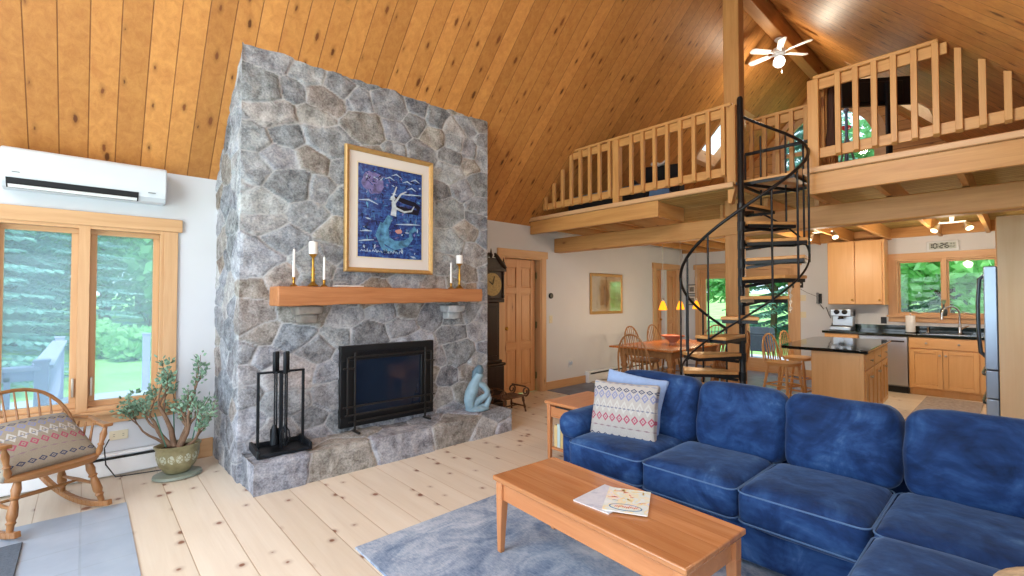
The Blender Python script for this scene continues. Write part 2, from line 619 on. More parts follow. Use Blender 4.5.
struct(mb.build('wall_front', M['wall'], smooth=0))

# gable wall of the loft, pine boards, with an arched opening
AR_Y, AR_Z, AR_R = 2.33, 4.14, .80      # springing point of the arch
mb = MB()
for i in range(96):
    a, b = YR + (YW - YR) * i / 96, YR + (YW - YR) * (i + 1) / 96
    za, zb = zceil(a) + .1, zceil(b) + .1

    def arch(y):
        d = AR_R ** 2 - (y - AR_Y) ** 2
        return AR_Z + math.sqrt(d) if d > 0 else None
    m_ = arch((a + b) / 2)
    q = lambda z0a, z0b, z1a, z1b: mb.hexa([(XB, a, z0a), (XB + .16, a, z0a), (XB + .16, b, z0b), (XB, b, z0b), (XB, a, z1a), (XB + .16, a, z1a), (XB + .16, b, z1b), (XB, b, z1b)])
    if m_:
        q(2.6, 2.6, 3.30, 3.30)
        q(arch(a) or AR_Z, arch(b) or AR_Z, za, zb)
    else:
        q(2.6, 2.6, za, zb)
struct(mb.build('wall_gable', M['gable'], smooth=0))

# sloped ceilings with one skylight each; boards run up the slope
SKL = (7.78, 8.54)
SKY_L, SKY_R = (3.12, 3.80), (.74, 1.60)


def slope(name, yw, yr, sky, xs):
    mb = MB()
    lo, hi = min(yw, yr), max(yw, yr)

    def piece(x0, x1, y0, y1):
        vs = []
        for dz in (0, .16):
            for (x, y) in ((x0, y0), (x1, y0), (x1, y1), (x0, y1)):
                zz = 2.55 + 1.06 * ((5.05 - y) if yw > yr else (y + .51))
                vs.append((x, y, zz + dz))
        mb.hexa(vs)
    x0, x1 = XF - .3, XB + .4
    piece(x0, xs[0], lo, hi)
    piece(xs[1], x1, lo, hi)
    piece(xs[0], xs[1], lo, sky[0])
    piece(xs[0], xs[1], sky[1], hi)
    o = mb.build(name, M['ceil'], smooth=0)
    return struct(o)


slope('ceiling_left', 5.30, 2.27, SKY_L, SKL)
slope('ceiling_right', -.76, 2.27, SKY_R, (7.95, 8.85))

# floor: pine boards, slate inlays by the doors
mb = MB()
mb.box(XF - .1, XB + .1, YR - .1, YW + .1, -.12, 0)
struct(mb.build('floor', M['floor'], smooth=0))
mb = MB()
mb.box(XF, .235, 1.6, 4.3, -.001, .006)
struct(mb.build('floor_entry', M['slate'], smooth=0))
mb = MB()
mb.box(5.36, 6.4, 4.35, YW, -.001, .006)
mb.box(7.6, XB, 2.0, YW, -.001, .006)
struct(mb.build('floor_dining', M['slate2'], smooth=0))


# window_1: two casement sashes beside the chimney
def casing(name, axis, plane, side, h, w=.1, d=.022, head=.11, sill=True, mats='trim', ears=.03, bottom=False, wl=None):
    """flat casing around an opening h=(u0,u1,z0,z1); side = direction towards the room"""
    u0, u1, z0, z1 = h
    wl = w if wl is None else wl
    r = struct(bpy.data.objects.new(name, None)) if False else None
    mb = MB()
    p0, p1 = plane, plane + side * d

    def bx(a, b, c, e, q0=p0, q1=p1, mi=0):
        if axis == 'y':
            mb.box(a, b, q0, q1, c, e, mi)
        else:
            mb.box(q0, q1, a, b, c, e, mi)
    bx(u0 - wl, u0, z0, z1, mi=1)
    bx(u1, u1 + w, z0, z1, mi=1)
    bx(u0 - wl - ears, u1 + w + ears, z1, z1 + head, p0, plane + side * (d + .008))
    if sill:
        bx(u0 - wl - .02, u1 + w + .02, z0 - .03, z0, p0, plane + side * .06)
        bx(u0 - wl, u1 + w, z0 - .11, z0 - .03)
    k = 'x' if axis == 'y' else 'y'
    return struct(mb.build(name, [M[mats + '_' + k], M[mats + '_z']], bevel=.004))


casing('trim_1', 'y', YW, -1, W1, .1, .022, .11)


def sash(name, parent, axis, p, u0, u1, z0, z1, w, t, mat='pine', panes='pane', glass_mat=None, outer=0):
    mb = MB()
    p0, p1 = p - t / 2, p + t / 2

    def bx(a, b, c, e, mi=0):
        if axis == 'y':
            mb.box(a, b, p0, p1, c, e, mi)
        else:
            mb.box(p0, p1, a, b, c, e, mi)
    bx(u0, u1, z0, z0 + w)
    bx(u0, u1, z1 - w, z1)
    bx(u0, u0 + w, z0 + w, z1 - w, 1)
    bx(u1 - w, u1, z0 + w, z1 - w, 1)
    k = 'x' if axis == 'y' else 'y'
    s = mb.build(name, [M[mat + '_' + k], M[mat + '_z']], parent, bevel=.003)
    mb = MB()
    if axis == 'y':
        mb.box(u0 + w - .004, u1 - w + .004, p - .003, p + .003, z0 + w - .004, z1 - w + .004)
    else:
        mb.box(p - .003, p + .003, u0 + w - .004, u1 - w + .004, z0 + w - .004, z1 - w + .004)
    mb.build('pane', glass_mat or M['glass'], s, smooth=0)
    return s


w1 = empty_struct('window_1')
mb = MB()
u0, u1, z0, z1 = W1
for a, b, c, d, mi in ((u0, u0 + .025, z0, z1, 1), (u1 - .025, u1, z0, z1, 1), (u0, u1, z0, z0 + .03, 0), (u0, u1, z1 - .025, z1 + .03, 0), (-.045, .025, z0, z1 + .02, 1)):
    k_ = .0012 * (a + 3) + (.002 if mi else 0)
    mb.box(a, b, YW - .012 - k_, YW + .15, c, d, mi)
mb.build('window_frame', [M['trim_x'], M['trim_z']], w1, bevel=.003)
for a, b in ((u0 + .025, -.045), (.025, u1 - .025)):
    s = sash('sash', w1, 'y', YW + .085, a, b, z0 + .03, z1 - .02, .042, .045, 'trim', glass_mat=M['veil'])
    mb = MB()
    xh = b - .02 if a < -.2 else a + .02
    mb.box(xh - .008, xh + .008, YW + .045, YW + .062, z0 + .12, z0 + .27)
    mb.build('sash_lock', M['nickel'], s, bevel=.003)

# window_2: kitchen
casing('trim_2', 'x', XB, -1, KW, .1, .022, .1)
w2 = empty_struct('window_2')
u0, u1, z0, z1 = KW
mb = MB()
for a, b, c, d, mi in ((u0, u0 + .025, z0, z1, 1), (u1 - .025, u1, z0, z1, 1), (u0, u1, z0, z0 + .025, 0), (u0, u1, z1 - .025, z1, 0), ((u0 + u1) / 2 - .025, (u0 + u1) / 2 + .025, z0, z1, 1)):
    mb.box(XB - .01 - (.002 if mi else 0), XB + .15, a, b, c, d, mi)
mb.build('window_frame', [M['trim_y'], M['trim_z']], w2, bevel=.003)
mid = (u0 + u1) / 2
for a, b in ((u0 + .025, mid - .025), (mid + .025, u1 - .025)):
    s = sash('sash', w2, 'x', XB + .085, a, b, z0 + .025, z1 - .025, .024, .045, 'trim')
    mb = MB()
    mb.tube([(XB + .05, (a + b) / 2, z0 + .04), (XB + .02, (a + b) / 2 + .02, z0 + .045), (XB + .02, (a + b) / 2 + .09, z0 + .065)], .008, 6)
    mb.ball((XB + .02, (a + b) / 2 + .1, z0 + .068), .013, 8)
    mb.build('crank_handle', M['nickel'], s)

# window_3: arched gable window with a radiating frame
w3 = empty_struct('window_3')
mb = MB()
arcp = [(AR_Y + (AR_R - .03) * math.cos(t), AR_Z + (AR_R - .03) * math.sin(t)) for t in [PI * i / 32 for i in range(33)]]
path = [(XB + .08, AR_Y + AR_R - .03, 3.33)] + [(XB + .08, y, z) for y, z in arcp] + [(XB + .08, AR_Y - AR_R + .03, 3.33)]
for a, b in zip(path, path[1:]):
    mb.bar(a, b, .16, .045, up=(1, 0, 0))
mb.box(XB, XB + .16, AR_Y - AR_R, AR_Y + AR_R, 3.3, 3.37)
mb.box(XB + .03, XB + .11, AR_Y - AR_R, AR_Y + AR_R, AR_Z - .02, AR_Z + .05)
mb.box(XB + .03, XB + .11, AR_Y - .03, AR_Y + .03, 3.3, AR_Z)
mb.build('window_frame', M['trim_y'], w3, bevel=.003)
mb = MB()
mb.prism([(AR_Y - AR_R + .02, 3.33), (AR_Y + AR_R - .02, 3.33)] + arcp, 'x', XB + .085, XB + .091)
mb.build('pane', M['glass'], w3, smooth=0)
mb = MB()
for rr, r2 in ((AR_R + .075, AR_R),):
    n = 40
    o_ = [(AR_Y + rr * math.cos(PI * i / n), AR_Z + rr * math.sin(PI * i / n)) for i in range(n + 1)]
    i_ = [(AR_Y + r2 * math.cos(PI * i / n), AR_Z + r2 * math.sin(PI * i / n)) for i in range(n + 1)]
    for i in range(n):
        mb.prism([i_[i], o_[i], o_[i + 1], i_[i + 1]], 'x', XB - .02, XB)
    mb.box(XB - .02, XB, AR_Y - rr, AR_Y - r2, 3.25, AR_Z)
    mb.box(XB - .02, XB, AR_Y + r2, AR_Y + rr, 3.25, AR_Z)
    mb.box(XB - .03, XB, AR_Y - rr, AR_Y + rr, 3.2, 3.3)
mb.build('casing', M['trim_y'], w3)


# skylights
def skylight(name, xs, sky, left):
    r = empty_struct(name)
    zz = lambda y: 2.55 + 1.06 * ((5.05 - y) if left else (y + .51))
    a, b = sky
    mb = MB()
    x0, x1 = xs
    k = .035

    def pc(xa, xb, ya, yb):
        vs = []
        for dz in (-.012, .2):
            for (x, y) in ((xa, ya), (xb, ya), (xb, yb), (xa, yb)):
                vs.append((x, y, zz(y) + dz))
        mb.hexa(vs)
    pc(x0 - k, x0 + .015, a - k, b + k)
    pc(x1 - .015, x1 + k, a - k, b + k)
    pc(x0, x1, a - k, a + .015)
    pc(x0, x1, b - .015, b + k)
    mb.build('skylight_frame', M['trim_x'], r)
    mb = MB()
    vs = []
    for dz in (.17, .176):
        for (x, y) in ((x0, a), (x1, a), (x1, b), (x0, b)):
            vs.append((x, y, zz(y) + dz))
    mb.hexa(vs)
    mb.build('pane', M['skyglass'], r, smooth=0)


skylight('window_4', SKL, SKY_L, True)
skylight('window_5', (7.95, 8.85), SKY_R, False)

# windows behind and beside the camera
w6 = empty_struct('window_6')
u0, u1, z0, z1 = FW
for i in range(3):
    a, b = u0 + (u1 - u0) * i / 3, u0 + (u1 - u0) * (i + 1) / 3
    sash('sash', w6, 'x', XF - .07, a, b, z0, z1, .07, .08, 'trim')
w7 = empty_struct('window_7')
mb = MB()
ys = [1.06, 2.27, 3.48]
for a, b in zip(ys, ys[1:]):
    mb.bar((XF - .07, a, zceil(a) - .33), (XF - .07, b, zceil(b) - .33), .08, .07, up=(1, 0, 0))
for y in (1.09, 2.27, 3.45):
    mb.box(XF - .11, XF - .03, y - .035, y + .035, 2.75, zceil(y) - .3)
mb.box(XF - .11, XF - .03, 1.06, 3.48, 2.75, 2.82)
mb.build('window_frame', M['trim_y'], w7)
mb = MB()
mb.prism([(1.06, 2.75), (3.48, 2.75), (3.48, zceil(3.48) - .3), (2.27, zceil(2.27) - .3), (1.06, zceil(1.06) - .3)], 'x', XF - .073, XF - .067)
mb.build('pane', M['glass'], w7, smooth=0)
w8 = empty_struct('window_8')
u0, u1, z0, z1 = RW
for i in range(2):
    a, b = u0 + (u1 - u0) * i / 2, u0 + (u1 - u0) * (i + 1) / 2
    sash('sash', w8, 'y', YR - .06, a, b, z0, z1, .06, .08, 'trim')


# doors
def panel_door(name, parent, axis, p, u0, u1, z0, z1, t=.04, mat='door', rows=((.12, .66), (.78, 1.50), (1.60, 1.90)), cols=2):
    """rail-and-stile door leaf with raised panels"""
    mb = MB()
    st = .1

    def bx(a, b, c, d, q0, q1, mi=0):
        if axis == 'y':
            mb.box(a, b, q0, q1, c, d, mi)
        else:
            mb.box(q0, q1, a, b, c, d, mi)
    bx(u0, u0 + st, z0, z1, p - t / 2, p + t / 2, 1)
    bx(u1 - st, u1, z0, z1, p - t / 2, p + t / 2, 1)
    mids = [u0 + (u1 - u0) * i / cols for i in range(1, cols)]
    for q in mids:
        bx(q - st / 2, q + st / 2, z0, z1, p - t / 2, p + t / 2, 1)
    edges = [z0] + [z0 + e for r in rows for e in r] + [z1]
    for a, b in zip(edges[0::2], edges[1::2]):
        bx(u0 + st, u1 - st, a, b, p - t / 2 + .001, p + t / 2 - .001)
    us = [u0 + st] + [e for q in mids for e in (q - st / 2, q + st / 2)] + [u1 - st]
    for a, b in zip(us[0::2], us[1::2]):
        for c, d in rows:
            bx(a, b, z0 + c, z0 + d, p - t / 2 + .014, p + t / 2 - .014, 1)
            bx(a + .025, b - .025, z0 + c + .025, z0 + d - .025, p - t / 2 + .006, p + t / 2 - .006, 1)
    k = 'x' if axis == 'y' else 'y'
    return mb.build(name, [M[mat + '_' + k], M[mat + '_z']], parent, bevel=.005)


casing('trim_3', 'y', YW, -1, D1, .1, .022, .11, sill=False)
d1 = empty_struct('door_1')
mb = MB()
mb.box(D1[0], D1[0] + .02, YW - .01, YW + .16, 0, D1[3], 1)
mb.box(D1[1] - .02, D1[1], YW - .01, YW + .16, 0, D1[3], 1)
mb.box(D1[0] + .001, D1[1] - .001, YW - .012, YW + .16, D1[3] - .02, D1[3])
mb.build('door_frame', [M['trim_x'], M['trim_z']], d1, bevel=.003)
panel_door('door_leaf', d1, 'y', YW + .10, D1[0] + .022, D1[1] - .05, .01, D1[3] - .025)
for z in (.25, 1.03, 1.8):
    mb = MB()
    mb.tube([(D1[1] - .035, YW + .07, z - .05), (D1[1] - .035, YW + .07, z + .05)], .012, 8)
    mb.box(D1[1] - .045, D1[1] - .02, YW + .072, YW + .08, z - .048, z + .048)
    mb.build('hinge', plain('aged_brass', '#7c7a52', .4, .8), d1)
mb = MB()
mb.lathe([(.012, 0), (.012, .03), (.028, .04), (.03, .06), (.015, .075)], n=12, M=Matrix.Translation((D1[0] + .09, YW + .08, 1.0)) @ Matrix.Rotation(PI / 2, 4, 'X'))
mb.build('door_knob', M['brass'], d1)

casing('trim_4', 'y', YW, -1, D2, .12, .022, .11, sill=False, ears=.015)
d2 = empty_struct('door_2')
mb = MB()
mb.box(D2[0], D2[0] + .02, YW - .01, YW + .16, 0, D2[3], 1)
mb.box(D2[1] - .02, D2[1], YW - .01, YW + .16, 0, D2[3], 1)
mb.box(D2[0] + .001, D2[1] - .001, YW - .012, YW + .16, D2[3] - .02, D2[3])
mb.box(8.98, 9.06, YW - .006, YW + .14, 0, D2[3] - .02, 2)
mb.build('door_frame', [M['trim_x'], M['trim_z'], M['wall']], d2, bevel=.003)
panel_door('door_leaf', d2, 'y', YW + .10, D2[0] + .022, 8.98, .01, D2[3] - .025, rows=((.12, .9), (1.02, 1.9)), cols=1)
panel_door('door_leaf', d2, 'y', YW + .04, 9.06, D2[1] - .022, .01, D2[3] - .025, rows=((.12, .9), (1.02, 1.9)), cols=1)
mb = MB()
mb.ball((8.94, YW + .065, 1.0), .025, 10)
mb.build('door_knob', M['brass'], d2)

mb = MB()
mb.box(4.3, 5.4, YW + .5, YW + .56, -.1, 2.3)
mb.box(4.3, 4.36, YW + .16, YW + .5, -.1, 2.3)
mb.box(5.34, 5.4, YW + .16, YW + .5, -.1, 2.3)
mb.box(4.3, 5.4, YW + .16, YW + .56, 2.2, 2.3)
struct(mb.build('wall_door_backing', M['wall'], smooth=0))  # unseen backing added to keep outdoor light out of the door gap
# patio door unit, two glazed leaves
casing('trim_5', 'x', XB, -1, PD, .1, .022, .11, sill=False)
d3 = empty_struct('door_3')
mb = MB()
u0, u1, z0, z1 = PD
midp = (u0 + u1) / 2 + .05
for a, b, c, d, mi in ((u0, u0 + .05, 0, z1, 1), (u1 - .03, u1, 0, z1, 1), (u0, u1, z1 - .05, z1, 0), (midp - .05, midp + .05, 0, z1, 1), (u0, u1, 0, .04, 0)):
    mb.box(XB - .005 - (.002 if mi else 0), XB + .15, a, b, c, d, mi)
mb.build('door_frame', [M['trim_y'], M['trim_z']], d3, bevel=.004)
for a, b in ((u0 + .05, midp - .05), (midp + .05, u1 - .03)):
    lf = MB()
    st = .075
    for c, d, e, f_, mi in ((a, a + st, .04, z1 - .05, 1), (b - st, b, .04, z1 - .05, 1), (a + st, b - st, .04, .26, 0), (a + st, b - st, z1 - .2, z1 - .05, 0)):
        lf.box(XB + .05, XB + .1, c, d, e, f_, mi)
    lo = lf.build('door_leaf', [M['trim_y'], M['trim_z']], d3, bevel=.004)
    mb = MB()
    mb.box(XB + .072, XB + .078, a + st - .005, b - st + .005, .255, z1 - .195)
    mb.build('pane', M['glass'], lo, smooth=0)
mb = MB()
mb.bar((XB + .045, midp - .09, 1.0), (XB - .01, midp - .09, 1.0), .02, .02)
mb.bar((XB - .01, midp - .09, 1.0), (XB - .01, midp - .2, 1.0), .018, .018)
mb.build('door_handle', M['nickel'], d3, bevel=.004)

# baseboards
mb = MB()
mb.box(5.345, 6.32, YW - .018, YW, 0, .13)
mb.box(3.46, 4.36, YW - .018, YW, 0, .13)
mb.box(.74, .885, YW - .018, YW, 0, .17)
struct(mb.build('baseboard_left', M['trim_x'], bevel=.004))
mb = MB()
mb.box(XB - .018, XB, 2.2, 2.76, 0, .13)
struct(mb.build('baseboard_back', M['trim_y'], bevel=.004))
# ------------------------------------------------------------------ fieldstone fireplace
STONE_COLS = [(.20, .225, .27), (.26, .285, .33), (.33, .35, .39), (.235, .25, .275), (.40, .42, .45), (.30, .32, .36), (.155, .17, .195),
              (.47, .465, .46), (.36, .33, .29), (.27, .24, .21), (.29, .21, .14), (.44, .40, .355), (.36, .39, .44)]
STONE_W = [8, 10, 10, 8, 8, 10, 4, 6, 7, 5, 2.2, 5, 8]


def vnoise(P, sc, seed):
    r = np.random.RandomState(seed)
    out = np.zeros(len(P))
    for k in range(7):
        d = r.normal(size=3)
        d /= np.linalg.norm(d)
        out += np.sin(P @ d * sc * r.uniform(.6, 1.9) + r.uniform(0, 6.28))
    return out / 3.0


def stonework(name, faces, parent, seed, dens=15, res=.014, depth=.028, size=(.10, .26), mort=.011):
    """faces: (origin, u vector, v vector, outward normal, vtop(u)->height or None); u, v in metres. Real relief: each stone stands
    proud of the mortar and leans a little; corners are shared so the faces close"""
    rs = np.random.RandomState(seed)
    seeds = []
    for (o, uv, vv, nn, vt) in faces:
        o, uv, vv = np.array(o, float), np.array(uv, float), np.array(vv, float)
        U, V = np.linalg.norm(uv), np.linalg.norm(vv)
        n = int(U * V * dens * 14)
        for _ in range(n):
            a, b = rs.rand(), rs.rand()
            p = o + uv * a + vv * b
            rad = size[0] + (size[1] - size[0]) * rs.rand() ** 1.5
            ok = True
            for (q, r2) in seeds:
                d = (p - q) * np.array([.85, .85, 1.2])
                if d @ d < ((rad + r2) * .80) ** 2:
                    ok = False
                    break
            if ok:
                seeds.append((p, rad))
    while len(seeds) < 3:
        seeds.append((seeds[0][0] + np.array([5.0, 5.0, 5.0 + len(seeds)]), .1))
    S = np.array([s[0] for s in seeds])
    W = np.array([s[1] for s in seeds])
    K = len(S)
    ci = rs.choice(len(STONE_COLS), K, p=np.array(STONE_W) / sum(STONE_W))
    colr = np.array(STONE_COLS)[ci] * rs.uniform(.8, 1.25, (K, 1)) * rs.uniform(.97, 1.03, (K, 3))
    tilt = rs.normal(size=(K, 3)) * .05
    lift = rs.uniform(.5, 1.6, K)
    verts, quads, cols, masks = [], [], [], []
    base = 0
    asp = np.array([.85, .85, 1.2])
    for (o, uv, vv, nn, vt) in faces:
        o, uv, vv, nn = (np.array(q, float) for q in (o, uv, vv, nn))
        U, V = np.linalg.norm(uv), np.linalg.norm(vv)
        nu, nv = max(2, int(U / res)) + 1, max(2, int(V / res)) + 1
        A, B = np.meshgrid(np.linspace(0, 1, nu), np.linspace(0, 1, nv), indexing='ij')
        A, B = A.ravel(), B.ravel()
        sc = np.array([vt(a) for a in np.linspace(0, 1, nu)]).repeat(nv) if vt else 1.0
        P = o + A[:, None] * uv + (B * sc)[:, None] * vv
        Q = P + np.stack([vnoise(P, 9, seed + 1), vnoise(P, 9, seed + 2), vnoise(P, 9, seed + 3)], 1) * .016
        Q += np.stack([vnoise(P, 34, seed + 4), vnoise(P, 34, seed + 5), vnoise(P, 34, seed + 6)], 1) * .0045
        i1 = np.zeros(len(P), int)
        ed = np.zeros(len(P))
        for c0 in range(0, len(P), 8000):
            D = (Q[c0:c0 + 8000, None, :] - S[None]) * asp
            D = np.sqrt((D ** 2).sum(2)) - W[None] * .55
            a = np.argsort(D, 1)[:, :2]
            i1[c0:c0 + 8000] = a[:, 0]
            r_ = np.arange(len(a))
            # true distance to the dividing line
            sep = np.linalg.norm((S[a[:, 0]] - S[a[:, 1]]) * asp, axis=1)
            ed[c0:c0 + 8000] = (D[r_, a[:, 1]] - D[r_, a[:, 0]]) / 2
        stone_ = np.clip((ed - mort * .35) / (mort * .5), 0, 1)
        rise = 1 - np.exp(-np.maximum(ed - mort * .5, 0) / .007)
        tl = ((P - S[i1]) * tilt[i1]).sum(1)
        rough = vnoise(P, 26, seed + 9) * .0035 + vnoise(P, 75, seed + 8) * .0016
        h = depth * rise * lift[i1] + np.clip(tl, -.008, .008) * rise + rough * stone_
        # corner columns move along both normals by a fixed amount
        edge = (A < 1e-9) | (A > 1 - 1e-9)
        h = np.where(edge, depth * .55 * (.6 + .4 * rise), h)
        N3 = np.repeat(nn[None], len(P), 0)
        for (o2, uv2, vv2, nn2, vt2) in faces:
            nn2 = np.array(nn2, float)
            if abs(nn2 @ nn) > .9:
                continue
            # vertices lying on the other face's plane
            dd = np.abs((P - np.array(o2, float)) @ nn2)
            on = dd < 1e-6
            N3[on] += nn2
            h = np.where(on, depth * .55, h)
        X = P + N3 * h[:, None]
        veins = np.clip(vnoise(P * np.array([1, 1, 2.2]), 16, seed + 30) * .5 + .5, 0, 1)[:, None]
        crack = 1 - .45 * np.exp(-np.abs(vnoise(P, 5, seed + 50)) / .02)[:, None] * (np.sin(i1 * 12.9898) > .2)[:, None]
        c_st = colr[i1] * (.80 + .40 * veins) * crack
        mc = np.array([.47, .49, .52]) * (1 + .12 * vnoise(P, 40, seed + 20))[:, None]
        C3 = mc * (1 - stone_[:, None]) + c_st * stone_[:, None]
        verts.append(X)
        cols.append(C3)
        masks.append(stone_)
        I = np.arange(nu * nv).reshape(nu, nv) + base
        quads.append(np.stack([I[:-1, :-1], I[1:, :-1], I[1:, 1:], I[:-1, 1:]], -1).reshape(-1, 4))
        base += nu * nv
    V_ = np.concatenate(verts)
    Q_ = np.concatenate(quads)
    C_ = np.clip(np.concatenate(cols), .01, .9)
    me = bpy.data.meshes.new(name)
    me.from_pydata(V_.tolist(), [], Q_.tolist())
    at = me.color_attributes.new('stone', 'FLOAT_COLOR', 'POINT')
    at.data.foreach_set('color', np.concatenate([C_, np.concatenate(masks)[:, None]], 1).ravel())
    me.materials.append(M['stone'])
    me.polygons.foreach_set('use_smooth', [True] * len(me.polygons))
    me.update()
    o = bpy.data.objects.new(name, me)
    COL.objects.link(o)
    o.parent = parent
    return o


CX0, CX1, CY = .90, 3.42, 4.165
FP = thing('fireplace', 'floor-to-ceiling grey fieldstone fireplace with raised hearth and black glass insert', 'fireplace', (0, 0, 0))
HT = 3.62
lt = lambda a: (zceil(CY + (YW - CY) * (1 - a)) + .06) / HT      # left face runs from the wall (a=0) to the front corner
stonework('chimney_breast', [
    ((CX0, CY, 0), (CX1 - CX0, 0, 0), (0, 0, HT), (0, -1, 0), lambda a: (zceil(CY) + .06) / HT),
    ((CX0, YW, 0), (0, CY - YW, 0), (0, 0, HT), (-1, 0, 0), lt),
    ((CX1, CY, 0), (0, YW - CY, 0), (0, 0, HT), (1, 0, 0), lambda a: lt(1 - a))], FP, 11, 15, .012, .010, (.085, .25), .0095)
HX0, HX1, HY, HH = .925, 3.46, 3.79, .225
stonework('hearth', [
    ((HX0, HY, 0), (HX1 - HX0, 0, 0), (0, 0, HH), (0, -1, 0), None),
    ((HX0, CY + .05, 0), (0, HY - CY - .05, 0), (0, 0, HH), (-1, 0, 0), None),
    ((HX1, HY, 0), (0, CY - HY + .05, 0), (0, 0, HH), (1, 0, 0), None),
    ((HX0, HY, HH), (HX1 - HX0, 0, 0), (0, CY - HY + .05, 0), (0, 0, 1), None)], FP, 29, 16, .010, .009, (.14, .28), .009)
CORB = ((1.40, 1.31, '#857e78'), (2.89, 1.30, '#a3a6ab'))
mb = MB()
n = 22
for i in range(n):      # hewn front: slightly wavy beam
    pass
x0, x1 = 1.115, 3.165
vs, fs = [], []
rr = random.Random(3)
for i in range(n + 1):
    t = i / n
    x = x0 + (x1 - x0) * t
    w = lambda: rr.uniform(-.004, .004)
    tz = 1.545 + w()
    bz = 1.385 + .028 * t + w()
    vs += [(x, 3.935 + w(), bz), (x, 3.925 + w(), (bz + tz) / 2), (x, 3.93 + w(), tz), (x, CY + .05, tz), (x, CY + .05, bz)]
for i in range(n):
    for j in range(5):
        fs.append((i * 5 + j, i * 5 + (j + 1) % 5, i * 5 + 5 + (j + 1) % 5, i * 5 + 5 + j))
fs += [tuple(range(5)), tuple(n * 5 + j for j in range(5))]
mb.add(vs, fs)
mb.build('mantel_shelf', M['mantel'], FP, bevel=.008, smooth=50)

# firebox insert with mission style screen bars
fx0, fx1, fz0, fz1 = 1.69, 2.665, .28, 1.015
fb = MB()
fy = CY - .055
fb.box(fx0, fx1, fy, CY + .03, fz0, fz0 + .10)
fb.box(fx0, fx1, fy, CY + .03, fz1 - .135, fz1)
fb.box(fx0, fx0 + .145, fy, CY + .03, fz0 + .10, fz1 - .135)
fb.box(fx1 - .145, fx1, fy, CY + .03, fz0 + .10, fz1 - .135)
fb.box(fx0 + .1, fx1 - .1, CY + .0, CY + .03, fz0 + .05, fz1 - .1)
FB = fb.build('firebox', M['black'], FP, bevel=.004)
mb = MB()
mb.box(fx0 + .14, fx1 - .14, CY - .036, CY - .028, fz0 + .09, fz1 - .13)
g = G('firebox_glass')
g.base('#1a2434', .09, 0, .7)
mb.build('glass_door', g.mat, FB, smooth=0)
mb = MB()
for k in range(11):
    z = fz1 - .118 + k * .006
    mb.box(fx0 + .16, fx1 - .16, fy - .003, fy, z, z + .003)
mb.build('vent_grille', M['iron'], FB, smooth=0)
fs_ = MB()
yy = fy - .035
zl = fz0 + .02
for x in (fx0 + .05, fx0 + .12, fx1 - .12, fx1 - .05):
    fs_.bar((x, yy, zl + (0 if x in (fx0 + .12, fx1 - .12) else .09)), (x, yy, fz1 - (.06 if x in (fx0 + .12, fx1 - .12) else .10)), .014, .014, up=(0, 1, 0))
for z, a, b in ((fz0 + .055, .05, .05), (fz0 + .115, .02, .02), (fz0 + .19, 0.0, 0.0), (fz1 - .10, .05, .05), (fz1 - .2, 0.0, .85)):
    fs_.bar((fx0 + a + .01, yy, z), (fx1 - b - .01, yy, z), .014, .014)
for z in (fz1 - .2,):
    fs_.bar((fx1 - .13, yy, z), (fx1 - .01, yy, z), .014, .014)
for x in (fx0 + .12, fx1 - .12):
    fs_.bar((x, yy - .1, fz0 - .03), (x, yy + .03, fz0 - .03), .02, .018)
    fs_.bar((x, yy, fz0 - .03), (x, yy, fz0 + .05), .016, .016, up=(0, 1, 0))
fs_.build('screen_bars', plain('bronze_bars', '#3c3b3a', .35, .7), FB, bevel=.002)

for i, (x, z, c) in enumerate(CORB):
    q = random.Random(i + 5)
    mb = MB()
    for k, (dz, w_, d_, h_) in enumerate(((.035, .24, .20, .075), (-.035, .17, .14, .075))):
        pts = [(-.5, -1), (-.1, -1.08), (.42, -.97), (.5, -.5), (.5, 0), (-.5, 0), (-.52, -.55)]
        lo = [(x + p[0] * w_ * q.uniform(.85, .95), CY + .02 + p[1] * d_ * .93, z + dz - h_ / 2 + q.uniform(-.008, .008)) for p in pts]
        hi = [(x + p[0] * w_ * q.uniform(.95, 1.05), CY + .02 + p[1] * d_, z + dz + h_ / 2) for p in pts]
        n7 = len(pts)
        mb.add(lo + hi, [tuple(reversed(range(n7))), tuple(range(n7, 2 * n7))] + [(j, (j + 1) % n7, n7 + (j + 1) % n7, n7 + j) for j in range(n7)])
    o = mb.build('corbel', plain('corbel_stone_%d' % i, c, .85, 0, .2, .35, 9, .8, 30), FP, bevel=.012, seg=2)

# ---- art above the mantel
ART = thing('framed_painting', 'large gilt-framed blue painting of a mermaid hung on the stone chimney', 'painting', (2.18, 4.128, 2.27))


def frame(name, parent, w, h, b, d, mat, y=0.0, lip=.012):
    mb = MB()
    prof = [(0, 0), (0, -d * .7), (b * .25, -d), (b * .6, -d * .85), (b, -d * .45), (b, 0)]     # (inward, towards room = -y)
    cs = [(-w / 2, -h / 2), (w / 2, -h / 2), (w / 2, h / 2), (-w / 2, h / 2)]
    ind = [(1, 1), (-1, 1), (-1, -1), (1, -1)]
    vs, fs = [], []
    k = len(prof)
    for (cx, cz), (ix, iz) in zip(cs, ind):
        for (q, e) in prof:
            vs.append((cx + ix * q, y + e, cz + iz * q))
    for c in range(4):
        for j in range(k):
            j2 = (j + 1) % k
            c2 = (c + 1) % 4
            fs.append((c * k + j, c * k + j2, c2 * k + j2, c2 * k + j))
    mb.add(vs, fs)
    return mb.build(name, mat, parent, smooth=30)


frame('frame', ART, .93, 1.16, .042, .045, M['gold'])
mb = MB()
mb.box(-.43, .43, -.012, 0, -.545, .545)
mb.build('mat_board', M['mat'], ART, smooth=0)
mb = MB()
for a in (1, -1):
    mb.box(a * .345 - .006, a * .345 + .006, -.016, -.011, -.447, .447)
    mb.box(-.345, .345, -.016, -.011, a * .441 - .006, a * .441 + .006)
mb.build('mat_fillet', M['ivory'], ART, smooth=0)


